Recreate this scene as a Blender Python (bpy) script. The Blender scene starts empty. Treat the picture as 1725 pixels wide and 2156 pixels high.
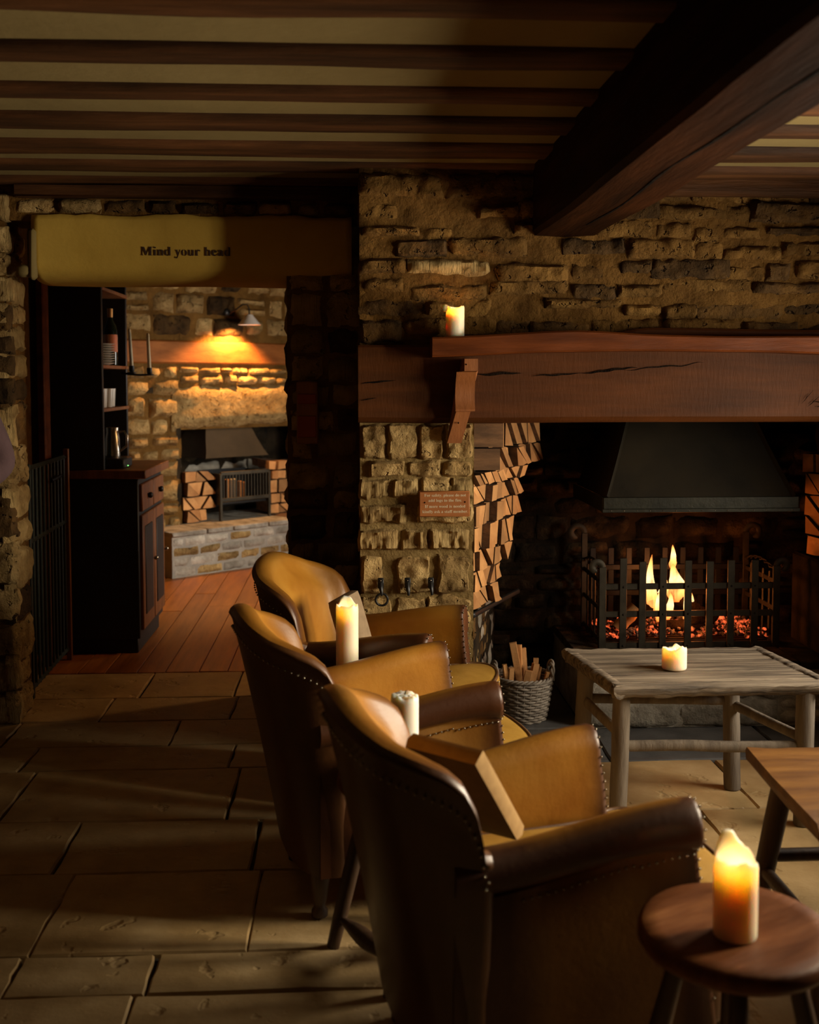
import bpy, math, random
from mathutils import Vector, Matrix, noise

scene = bpy.context.scene
COL = scene.collection
R = math.radians
PI = math.pi

# ---------------------------------------------------------------- camera
cam_data = bpy.data.cameras.new('camera')
cam = bpy.data.objects.new('camera', cam_data)
COL.objects.link(cam)
cam_data.sensor_width = 36.0
cam_data.sensor_fit = 'AUTO'
cam_data.lens = 2300.0 / 2156.0 * 36.0
cam_data.shift_y = -137.3 / 2156.0
cam_data.clip_start = 0.05
cam_data.clip_end = 60
cam.location = (0, 0, 1.40)
cam.rotation_euler = (R(90 - 3.5), 0, R(-3.0))
cam_data.dof.use_dof = True
cam_data.dof.focus_distance = 3.95
cam_data.dof.aperture_fstop = 3.2
scene.camera = cam

# ---------------------------------------------------------------- view, sky, daylight
scene.view_settings.view_transform = 'Standard'
scene.view_settings.look = 'None'
scene.view_settings.gamma = 1.0
scene.view_settings.use_curve_mapping = False
scene.view_settings.exposure = 0.0
world = bpy.data.worlds.new('sky')
scene.world = world
world.use_nodes = True
world.node_tree.nodes['Background'].inputs[0].default_value = (0.80, 0.88, 1.0, 1)
world.node_tree.nodes['Background'].inputs[1].default_value = 0.6


def area_light(name, loc, direction, sx, sy, power, color, spread=180):
    d = bpy.data.lights.new(name, 'AREA')
    d.shape = 'RECTANGLE'
    d.size, d.size_y = sx, sy
    d.energy = power
    d.color = color
    d.spread = R(spread)
    o = bpy.data.objects.new(name, d)
    COL.objects.link(o)
    o.location = loc
    o.rotation_euler = Vector(direction).to_track_quat('-Z', 'Y').to_euler()
    return o


# daylight outside the two windows of the right hand wall and the side window of the far room
area_light('daylight_near', (2.50, 2.37, 1.34), (-1, 0, 0), 0.36, 0.95, 62, (1.0, 0.84, 0.60), 120)
area_light('daylight_far', (2.50, 3.12, 1.15), (-1, 0, 0), 0.70, 0.7, 48, (1.0, 0.88, 0.70), 140)
area_light('daylight_back_room', (1.12, 6.75, 1.10), (-1, 0.42, -0.12), 0.8, 0.8, 28, (1.0, 0.93, 0.82), 108)

# ---------------------------------------------------------------- materials
def new_mat(name):
    m = bpy.data.materials.new(name)
    m.use_nodes = True
    nt = m.node_tree
    return m, nt, nt.nodes['Principled BSDF']


def pm(name, c1, c2, scale=6.0, stretch=(1, 1, 1), detail=6, rough=0.8, rough2=None, bump=0.3, bscale=None, bstretch=None,
       bdist=0.01, rand=0.25, c3=None, pits=0, metallic=0.0, coat=0.0, lo=0.3, hi=0.7, spec=0.5, cracks=None):
    """Principled surface: two or three tone noise colour, noise relief, a tone of its own for each object."""
    m, nt, b = new_mat(name)
    N, L = nt.nodes, nt.links
    tc = N.new('ShaderNodeTexCoord')
    oi = N.new('ShaderNodeObjectInfo')
    mul = N.new('ShaderNodeVectorMath'); mul.operation = 'SCALE'
    mul.inputs[0].default_value = (31.7, 17.3, 23.9)
    L.new(oi.outputs['Random'], mul.inputs['Scale'])
    mp = N.new('ShaderNodeMapping'); mp.inputs['Scale'].default_value = stretch
    L.new(tc.outputs['Object'], mp.inputs['Vector'])
    add = N.new('ShaderNodeVectorMath'); add.operation = 'ADD'
    L.new(mp.outputs[0], add.inputs[0]); L.new(mul.outputs[0], add.inputs[1])
    n1 = N.new('ShaderNodeTexNoise')
    n1.inputs['Scale'].default_value = scale; n1.inputs['Detail'].default_value = detail
    n1.inputs['Roughness'].default_value = 0.6
    L.new(add.outputs[0], n1.inputs['Vector'])
    cr = N.new('ShaderNodeValToRGB')
    cr.color_ramp.elements[0].position = lo; cr.color_ramp.elements[0].color = (*c1, 1)
    cr.color_ramp.elements[1].position = hi; cr.color_ramp.elements[1].color = (*c2, 1)
    if c3:
        e = cr.color_ramp.elements.new((lo + hi) / 2); e.color = (*c3, 1)
    L.new(n1.outputs['Fac'], cr.inputs['Fac'])
    hs = N.new('ShaderNodeHueSaturation')
    mr = N.new('ShaderNodeMapRange')
    mr.inputs['To Min'].default_value = 1 - rand; mr.inputs['To Max'].default_value = 1 + rand
    L.new(oi.outputs['Random'], mr.inputs['Value'])
    L.new(mr.outputs[0], hs.inputs['Value'])
    L.new(cr.outputs['Color'], hs.inputs['Color'])
    L.new(hs.outputs[0], b.inputs['Base Color'])
    if rough2 is not None:
        rr = N.new('ShaderNodeMapRange')
        rr.inputs['To Min'].default_value = rough; rr.inputs['To Max'].default_value = rough2
        rr.inputs['From Min'].default_value = lo; rr.inputs['From Max'].default_value = hi
        L.new(n1.outputs['Fac'], rr.inputs['Value']); L.new(rr.outputs[0], b.inputs['Roughness'])
    else:
        b.inputs['Roughness'].default_value = rough
    b.inputs['Metallic'].default_value = metallic
    b.inputs['Coat Weight'].default_value = coat
    b.inputs['Coat Roughness'].default_value = 0.25
    b.inputs['Specular IOR Level'].default_value = spec
    if bump:
        mp2 = N.new('ShaderNodeMapping'); mp2.inputs['Scale'].default_value = bstretch or stretch
        L.new(tc.outputs['Object'], mp2.inputs['Vector'])
        add2 = N.new('ShaderNodeVectorMath'); add2.operation = 'ADD'
        L.new(mp2.outputs[0], add2.inputs[0]); L.new(mul.outputs[0], add2.inputs[1])
        n2 = N.new('ShaderNodeTexNoise')
        n2.inputs['Scale'].default_value = bscale or scale * 4; n2.inputs['Detail'].default_value = 8
        n2.inputs['Roughness'].default_value = 0.65
        L.new(add2.outputs[0], n2.inputs['Vector'])
        h = n2.outputs['Fac']
        if pits:
            v = N.new('ShaderNodeTexNoise'); v.inputs['Scale'].default_value = pits; v.inputs['Detail'].default_value = 3
            L.new(add2.outputs[0], v.inputs['Vector'])
            vr = N.new('ShaderNodeMapRange'); vr.inputs['From Min'].default_value = 0.62; vr.inputs['From Max'].default_value = 0.70
            vr.inputs['To Min'].default_value = 0.0; vr.inputs['To Max'].default_value = -1.2
            L.new(v.outputs['Fac'], vr.inputs['Value'])
            ad = N.new('ShaderNodeMath'); ad.operation = 'ADD'
            L.new(h, ad.inputs[0]); L.new(vr.outputs[0], ad.inputs[1]); h = ad.outputs[0]
        bp = N.new('ShaderNodeBump'); bp.inputs['Strength'].default_value = bump
        bp.inputs['Distance'].default_value = bdist
        L.new(h, bp.inputs['Height']); L.new(bp.outputs[0], b.inputs['Normal'])
    return m


M = {}
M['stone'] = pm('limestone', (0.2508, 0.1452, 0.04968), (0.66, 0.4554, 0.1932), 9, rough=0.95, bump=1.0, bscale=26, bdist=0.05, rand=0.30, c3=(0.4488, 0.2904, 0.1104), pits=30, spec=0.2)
M['tooled'] = pm('tooled_limestone', (0.2772, 0.165, 0.05796), (0.6864, 0.4818, 0.207), 9, rough=0.95, bump=1.0, bscale=22, bstretch=(2.6, 1, 0.35), bdist=0.07, rand=0.22, c3=(0.4884, 0.3234, 0.127), spec=0.2)
M['dark_stone'] = pm('weathered_ironstone', (0.03375, 0.0182, 0.006), (0.165, 0.0845, 0.021), 8, rough=0.95, bump=1.0, bscale=24, bdist=0.03, rand=0.5, c3=(0.0975, 0.052, 0.017), pits=25, spec=0.2)
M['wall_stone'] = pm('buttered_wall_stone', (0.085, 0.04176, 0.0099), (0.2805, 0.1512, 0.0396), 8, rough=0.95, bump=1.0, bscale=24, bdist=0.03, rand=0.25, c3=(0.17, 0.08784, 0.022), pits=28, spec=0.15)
M['pillar_mortar'] = pm('pillar_mortar', (0.17, 0.105, 0.035), (0.33, 0.225, 0.085), 8, rough=0.98, bump=1.0, bscale=34, bdist=0.02, rand=0, spec=0.15)
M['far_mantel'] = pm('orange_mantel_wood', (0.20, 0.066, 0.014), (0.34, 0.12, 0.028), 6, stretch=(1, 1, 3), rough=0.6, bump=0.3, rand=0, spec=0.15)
M['far_hood'] = pm('brown_hood_sheet', (0.09, 0.055, 0.025), (0.15, 0.09, 0.04), 4, rough=0.6, bump=0.2, metallic=0.2, rand=0)
M['soot_stone'] = pm('sooted_stone', (0.012, 0.009, 0.006), (0.11, 0.075, 0.035), 9, rough=0.95, bump=1.0, bscale=24, bdist=0.03, rand=0.5, c3=(0.035, 0.025, 0.014), spec=0.2)
M['grey_stone'] = pm('grey_stone', (0.189, 0.162, 0.1215), (0.486, 0.4455, 0.3645), 10, rough=0.9, bump=0.9, bscale=28, bdist=0.02, rand=0.3, spec=0.2)
M['mortar'] = pm('lime_mortar', (0.099, 0.04712, 0.0102), (0.225, 0.114, 0.0276), 7, rough=0.98, bump=1.0, bscale=30, bdist=0.025, rand=0, spec=0.15)
M['soot_mortar'] = pm('sooted_mortar', (0.008, 0.006, 0.004), (0.05, 0.034, 0.018), 6, rough=0.98, bump=0.8, bscale=36, bdist=0.012, rand=0, spec=0.15)
M['pale_mortar'] = pm('pale_mortar', (0.24, 0.224, 0.192), (0.384, 0.352, 0.288), 8, rough=0.95, bump=0.6, bscale=36, bdist=0.01, rand=0, spec=0.15)
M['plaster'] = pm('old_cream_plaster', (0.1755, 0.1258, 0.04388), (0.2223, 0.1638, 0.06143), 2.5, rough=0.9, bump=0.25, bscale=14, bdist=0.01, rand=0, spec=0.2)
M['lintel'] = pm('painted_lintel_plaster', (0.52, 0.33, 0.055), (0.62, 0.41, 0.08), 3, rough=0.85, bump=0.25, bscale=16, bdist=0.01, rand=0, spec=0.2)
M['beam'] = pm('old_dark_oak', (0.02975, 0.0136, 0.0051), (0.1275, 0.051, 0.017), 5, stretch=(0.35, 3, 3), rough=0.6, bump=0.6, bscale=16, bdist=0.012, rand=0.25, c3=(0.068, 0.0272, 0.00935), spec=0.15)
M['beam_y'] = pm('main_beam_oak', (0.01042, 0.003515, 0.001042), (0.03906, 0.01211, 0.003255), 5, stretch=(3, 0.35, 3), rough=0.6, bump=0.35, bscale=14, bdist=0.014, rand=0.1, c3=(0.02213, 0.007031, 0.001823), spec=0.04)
M['bressummer'] = pm('fire_beam_oak', (0.04208, 0.01285, 0.002321), (0.1066, 0.03213, 0.005967), 4, stretch=(0.4, 3, 3), rough=0.6, bump=0.22, bscale=50, bstretch=(2.2, 1, 0.4), bdist=0.006, rand=0.0, c3=(0.07293, 0.02203, 0.003978), spec=0.15)
M['mantel'] = pm('red_brown_shelf_wood', (0.062, 0.01488, 0.0031), (0.1612, 0.0403, 0.00744), 7, stretch=(0.4, 3, 3), rough=0.45, bump=0.4, bscale=30, bdist=0.006, rand=0.05, c3=(0.1054, 0.02604, 0.00496), spec=0.15)
M['corbel'] = pm('corbel_wood', (0.195, 0.062, 0.015), (0.285, 0.0992, 0.025), 8, stretch=(3, 3, 0.5), rough=0.5, bump=0.3, bscale=30, bdist=0.004, rand=0.05)
M['leather'] = pm('tan_leather', (0.30, 0.11, 0.010), (0.50, 0.245, 0.032), 3.2, detail=4, rough=0.40, rough2=0.52, bump=0.22, bscale=55, bdist=0.004, rand=0.03, coat=0.06, spec=0.38, c3=(0.41, 0.175, 0.018))
def add_patina_shade(m, dark):
    """Rub-off leather: darker rolls and edges, plus shade painted on the outer arm sides, from a map stored on the mesh."""
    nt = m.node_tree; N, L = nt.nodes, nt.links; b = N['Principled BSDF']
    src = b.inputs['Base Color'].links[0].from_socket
    at = N.new('ShaderNodeAttribute'); at.attribute_name = 'patina_shade'
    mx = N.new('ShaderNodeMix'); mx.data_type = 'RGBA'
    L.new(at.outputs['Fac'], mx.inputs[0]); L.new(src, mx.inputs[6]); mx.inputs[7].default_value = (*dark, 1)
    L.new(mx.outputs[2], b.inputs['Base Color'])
add_patina_shade(M['leather'], (0.060, 0.018, 0.0035))


def stain_and_shade(o, fn):
    a = o.data.attributes.new('patina_shade', 'FLOAT', 'POINT')
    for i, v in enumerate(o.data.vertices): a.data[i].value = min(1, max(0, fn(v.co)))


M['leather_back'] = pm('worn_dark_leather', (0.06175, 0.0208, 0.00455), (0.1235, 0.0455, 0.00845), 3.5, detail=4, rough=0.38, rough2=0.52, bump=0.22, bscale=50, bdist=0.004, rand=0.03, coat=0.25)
M['seat_leather'] = pm('seat_leather', (0.26, 0.13, 0.016), (0.44, 0.25, 0.042), 4, detail=5, rough=0.4, rough2=0.55, bump=0.35, bscale=30, bdist=0.006, rand=0.03, coat=0.1)
M['piping'] = pm('piping_leather', (0.07, 0.03, 0.01), (0.12, 0.055, 0.018), 8, rough=0.5, bump=0.1, rand=0)
M['nail'] = pm('antique_nail_brass', (0.315, 0.2625, 0.195), (0.465, 0.405, 0.312), 20, rough=0.22, bump=0, metallic=0.9, rand=0)
M['dark_wood'] = pm('dark_turned_wood', (0.035, 0.018, 0.009), (0.10, 0.05, 0.022), 8, stretch=(3, 3, 0.4), rough=0.45, bump=0.3, bscale=26, bdist=0.004, rand=0.15)
M['stool_top'] = pm('worn_stool_wood', (0.08663, 0.02423, 0.0054), (0.2599, 0.09563, 0.0225), 6, stretch=(0.6, 3.5, 3), rough=0.42, rough2=0.6, bump=0.35, bscale=24, bdist=0.005, rand=0.1, c3=(0.1575, 0.04972, 0.0108), spec=0.22)
M['table'] = pm('weathered_elm', (0.0444, 0.03, 0.01872), (0.3996, 0.315, 0.2184), 8, stretch=(0.3, 8, 6), detail=10, rough=0.7, bump=1.0, bscale=22, bstretch=(0.3, 7, 5), bdist=0.012, rand=0.12, c3=(0.222, 0.165, 0.1092), lo=0.34, hi=0.66)
M['table_leg'] = pm('grey_pole_wood', (0.1376, 0.1056, 0.0782), (0.3096, 0.2552, 0.1932), 6, stretch=(4, 4, 0.4), rough=0.75, bump=0.6, bscale=18, bdist=0.006, rand=0.12)
M['bench'] = pm('honey_bench_wood', (0.0763, 0.02774, 0.005549), (0.2035, 0.09248, 0.02081), 6, stretch=(0.5, 3.5, 3), rough=0.5, bump=0.6, bscale=20, bdist=0.008, rand=0.08, c3=(0.1374, 0.0578, 0.01249), spec=0.22)
M['flag'] = pm('limestone_flag', (0.2781, 0.1776, 0.0714), (0.515, 0.3648, 0.1806), 4.5, detail=8, rough=0.50, rough2=0.72, bump=0.35, bscale=10, bdist=0.012, rand=0.14, c3=(0.4017, 0.2688, 0.1176), pits=12, spec=0.4)
M['slate'] = pm('hearth_slate', (0.05, 0.05, 0.05), (0.15, 0.145, 0.14), 5, detail=8, rough=0.5, rough2=0.7, bump=0.5, bscale=12, bdist=0.012, rand=0.1)
M['grout'] = pm('dark_grout', (0.02, 0.014, 0.008), (0.06, 0.042, 0.022), 12, rough=0.95, bump=0.5, rand=0)
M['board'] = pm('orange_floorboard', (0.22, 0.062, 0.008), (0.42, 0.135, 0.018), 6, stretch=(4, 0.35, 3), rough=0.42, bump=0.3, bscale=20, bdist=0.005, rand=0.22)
M['wood_end'] = pm('split_log_face', (0.3864, 0.1672, 0.0504), (0.6072, 0.3116, 0.112), 10, rough=0.85, bump=0.5, bscale=40, bdist=0.006, rand=0.38)
M['bark'] = pm('log_bark', (0.07, 0.035, 0.015), (0.24, 0.12, 0.05), 9, stretch=(0.5, 3, 3), rough=0.9, bump=0.8, bscale=26, bdist=0.01, rand=0.25)
M['char'] = pm('charred_wood', (0.0021, 0.00175, 0.0014), (0.0175, 0.0105, 0.0063), 14, rough=0.95, bump=1.0, bscale=30, bdist=0.02, rand=0.3, spec=0.03)
M['iron'] = pm('forged_iron', (0.0294, 0.0247, 0.0165), (0.07875, 0.0646, 0.042), 14, rough=0.5, rough2=0.7, bump=0.3, bscale=40, bdist=0.004, metallic=0.6, rand=0.1)
M['black_iron'] = pm('black_iron', (0.008, 0.008, 0.008), (0.02, 0.019, 0.018), 14, rough=0.45, bump=0.2, bscale=40, bdist=0.003, metallic=0.4, rand=0.1)
M['hood'] = pm('dull_bronze_sheet', (0.01047, 0.007338, 0.002464), (0.02693, 0.0175, 0.005236), 4, detail=8, rough=0.5, rough2=0.7, bump=0.25, bscale=16, bdist=0.006, metallic=0.5, rand=0)
M['hood_rim'] = pm('green_bronze_rim', (0.01104, 0.0112, 0.00624), (0.0276, 0.0252, 0.01344), 8, rough=0.45, bump=0.2, metallic=0.5, rand=0)
M['wicker'] = pm('grey_willow', (0.19, 0.155, 0.12), (0.42, 0.36, 0.29), 20, rough=0.75, bump=0.4, bscale=80, bdist=0.003, rand=0.15)
M['plaque'] = pm('plaque_wood', (0.24, 0.075, 0.016), (0.36, 0.125, 0.028), 8, stretch=(0.5, 3, 3), rough=0.5, bump=0.3, bscale=30, bdist=0.003, rand=0)
M['cream_paint'] = pm('cream_lettering', (0.62, 0.52, 0.34), (0.68, 0.58, 0.40), 10, rough=0.8, bump=0, rand=0)
M['ink'] = pm('dark_lettering', (0.035, 0.016, 0.010), (0.05, 0.022, 0.014), 10, rough=0.8, bump=0, rand=0)
M['tan_cloth'] = pm('tan_cloth', (0.22, 0.15, 0.085), (0.30, 0.21, 0.12), 30, rough=0.95, bump=0.5, bscale=240, bdist=0.002, rand=0)
M['brown_cloth'] = pm('dark_brown_cloth', (0.028, 0.0168, 0.0098), (0.0455, 0.028, 0.0168), 30, rough=0.95, bump=0.4, bscale=240, bdist=0.002, rand=0)
M['gold_cloth'] = pm('ochre_cloth_edge', (0.26, 0.15, 0.05), (0.36, 0.22, 0.08), 30, rough=0.95, bump=0.4, bscale=240, bdist=0.002, rand=0)
M['cabinet'] = pm('near_black_paint', (0.010, 0.009, 0.008), (0.018, 0.016, 0.013), 6, rough=0.55, bump=0.1, rand=0.1)
M['cabinet_wood'] = pm('brown_cabinet_wood', (0.133, 0.048, 0.0144), (0.285, 0.104, 0.0288), 6, stretch=(3, 3, 0.5), rough=0.5, bump=0.3, rand=0.15)
M['green_paint'] = pm('worn_green_paint', (0.010, 0.014, 0.011), (0.02, 0.026, 0.020), 10, rough=0.6, bump=0.2, metallic=0.1, rand=0)
M['white_enamel'] = pm('white_enamel', (0.72, 0.68, 0.62), (0.76, 0.72, 0.66), 10, rough=0.35, bump=0, rand=0)
M['china'] = pm('white_china', (0.55, 0.52, 0.45), (0.62, 0.58, 0.50), 10, rough=0.3, bump=0, rand=0.06)
M['steel'] = pm('polished_steel', (0.55, 0.50, 0.44), (0.62, 0.57, 0.50), 10, rough=0.25, bump=0, metallic=0.95, rand=0)
M['bottle'] = pm('dark_bottle_glass', (0.008, 0.012, 0.006), (0.012, 0.018, 0.009), 10, rough=0.12, bump=0, rand=0)
M['label_paper'] = pm('orange_bottle_label', (0.62, 0.16, 0.05), (0.72, 0.52, 0.36), 26, stretch=(1, 1, 0.1), rough=0.6, bump=0, rand=0, lo=0.45, hi=0.55)
M['foil'] = pm('copper_foil', (0.50, 0.26, 0.08), (0.58, 0.32, 0.11), 10, rough=0.4, bump=0, metallic=0.5, rand=0)
M['taper'] = pm('ivory_taper_wax', (0.62, 0.52, 0.32), (0.68, 0.58, 0.38), 10, rough=0.5, bump=0, rand=0)
M['red_box'] = pm('dull_red_enamel', (0.22, 0.03, 0.015), (0.30, 0.05, 0.02), 8, rough=0.4, bump=0.1, rand=0)
M['mauve'] = pm('mauve_jersey', (0.06, 0.031, 0.032), (0.08, 0.0425, 0.044), 12, rough=0.95, bump=0.4, bscale=160, bdist=0.002, rand=0)
M['denim'] = pm('dark_trouser_cloth', (0.015, 0.016, 0.022), (0.028, 0.03, 0.038), 12, rough=0.95, bump=0.3, bscale=160, bdist=0.002, rand=0)
M['skin'] = pm('skin_tone', (0.46, 0.25, 0.17), (0.54, 0.31, 0.21), 8, rough=0.55, bump=0.1, rand=0)
M['hair'] = pm('dark_brown_hair', (0.02, 0.012, 0.008), (0.06, 0.035, 0.02), 20, stretch=(4, 4, 0.6), rough=0.6, bump=0.6, rand=0)
M['eye_white'] = pm('eye_white', (0.7, 0.68, 0.64), (0.74, 0.72, 0.68), 8, rough=0.25, bump=0, rand=0)
M['shoe'] = pm('black_shoe_leather', (0.012, 0.011, 0.01), (0.02, 0.018, 0.016), 8, rough=0.4, bump=0.1, rand=0)
M['window_paint'] = pm('cream_window_paint', (0.5, 0.46, 0.38), (0.56, 0.52, 0.44), 6, rough=0.6, bump=0.1, rand=0)


def glass_mat():
    m = bpy.data.materials.new('window_glass'); m.use_nodes = True
    nt = m.node_tree; nt.nodes.clear()
    o = nt.nodes.new('ShaderNodeOutputMaterial'); mx = nt.nodes.new('ShaderNodeMixShader')
    t = nt.nodes.new('ShaderNodeBsdfTransparent'); g = nt.nodes.new('ShaderNodeBsdfGlossy')
    g.inputs['Roughness'].default_value = 0.03; mx.inputs[0].default_value = 0.06
    nt.links.new(t.outputs[0], mx.inputs[1]); nt.links.new(g.outputs[0], mx.inputs[2]); nt.links.new(mx.outputs[0], o.inputs[0])
    return m
M['glass'] = glass_mat()


def wax_mat(name, col):
    m, nt, b = new_mat(name)
    b.inputs['Base Color'].default_value = (*col, 1)
    b.inputs['Roughness'].default_value = 0.45
    b.inputs['Subsurface Weight'].default_value = 1.0
    b.inputs['Subsurface Radius'].default_value = (1.0, 0.64, 0.36)
    b.inputs['Subsurface Scale'].default_value = 0.045
    return m
M['wax'] = wax_mat('ivory_candle_wax', (0.84, 0.74, 0.56))
M['cold_wax'] = wax_mat('pale_candle_wax', (0.70, 0.69, 0.62))


def emit_mat(name, col, strength):
    m, nt, b = new_mat(name)
    b.inputs['Base Color'].default_value = (0, 0, 0, 1)
    b.inputs['Emission Color'].default_value = (*col, 1)
    b.inputs['Emission Strength'].default_value = strength
    return m
M['wick_flame'] = emit_mat('candle_flame', (1.0, 0.62, 0.24), 5)
M['bulb'] = emit_mat('lamp_bulb', (1.0, 0.70, 0.38), 8)
M['led'] = emit_mat('green_led', (0.25, 1.0, 0.2), 4)


def flame_mat():
    m = bpy.data.materials.new('log_flame'); m.use_nodes = True
    nt = m.node_tree; N, L = nt.nodes, nt.links; N.clear()
    out = N.new('ShaderNodeOutputMaterial'); em = N.new('ShaderNodeEmission'); tr = N.new('ShaderNodeBsdfTransparent')
    mx = N.new('ShaderNodeMixShader'); tc = N.new('ShaderNodeTexCoord'); sp = N.new('ShaderNodeSeparateXYZ')
    L.new(tc.outputs['Generated'], sp.inputs[0])
    cr = N.new('ShaderNodeValToRGB')
    els = cr.color_ramp.elements
    els[0].position = 0.0; els[0].color = (1.0, 0.14, 0.02, 1)
    els[1].position = 1.0; els[1].color = (1.0, 0.22, 0.03, 1)
    for p, c in ((0.3, (1.0, 0.42, 0.10, 1)), (0.6, (1.0, 0.66, 0.28, 1)), (0.85, (1.0, 0.42, 0.10, 1))):
        e = els.new(p); e.color = c
    L.new(sp.outputs['Z'], cr.inputs[0]); L.new(cr.outputs[0], em.inputs[0])
    em.inputs[1].default_value = 2.6
    ns = N.new('ShaderNodeTexNoise'); ns.inputs['Scale'].default_value = 26; ns.inputs['Detail'].default_value = 3
    mp = N.new('ShaderNodeMapping'); mp.inputs['Scale'].default_value = (1.4, 1.4, 0.4)
    L.new(tc.outputs['Object'], mp.inputs[0]); L.new(mp.outputs[0], ns.inputs['Vector'])
    mr = N.new('ShaderNodeMapRange'); mr.inputs['From Min'].default_value = 0.35; mr.inputs['From Max'].default_value = 0.6
    mr.inputs['To Min'].default_value = 0.25; mr.inputs['To Max'].default_value = 1.0
    L.new(ns.outputs['Fac'], mr.inputs['Value']); L.new(mr.outputs[0], mx.inputs[0])
    L.new(tr.outputs[0], mx.inputs[1]); L.new(em.outputs[0], mx.inputs[2]); L.new(mx.outputs[0], out.inputs[0])
    return m
M['flame'] = flame_mat()


def ember_mat():
    m, nt, b = new_mat('glowing_ember'); N, L = nt.nodes, nt.links
    b.inputs['Base Color'].default_value = (0.10, 0.07, 0.055, 1); b.inputs['Roughness'].default_value = 0.95
    tc = N.new('ShaderNodeTexCoord'); ns = N.new('ShaderNodeTexNoise')
    ns.inputs['Scale'].default_value = 24; ns.inputs['Detail'].default_value = 5
    L.new(tc.outputs['Object'], ns.inputs['Vector'])
    cr = N.new('ShaderNodeValToRGB')
    cr.color_ramp.elements[0].position = 0.50; cr.color_ramp.elements[0].color = (0, 0, 0, 1)
    cr.color_ramp.elements[1].position = 0.72; cr.color_ramp.elements[1].color = (1.0, 0.13, 0.035, 1)
    L.new(ns.outputs['Fac'], cr.inputs[0]); L.new(cr.outputs[0], b.inputs['Emission Color'])
    b.inputs['Emission Strength'].default_value = 2.0
    return m
M['ember'] = ember_mat()

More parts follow.
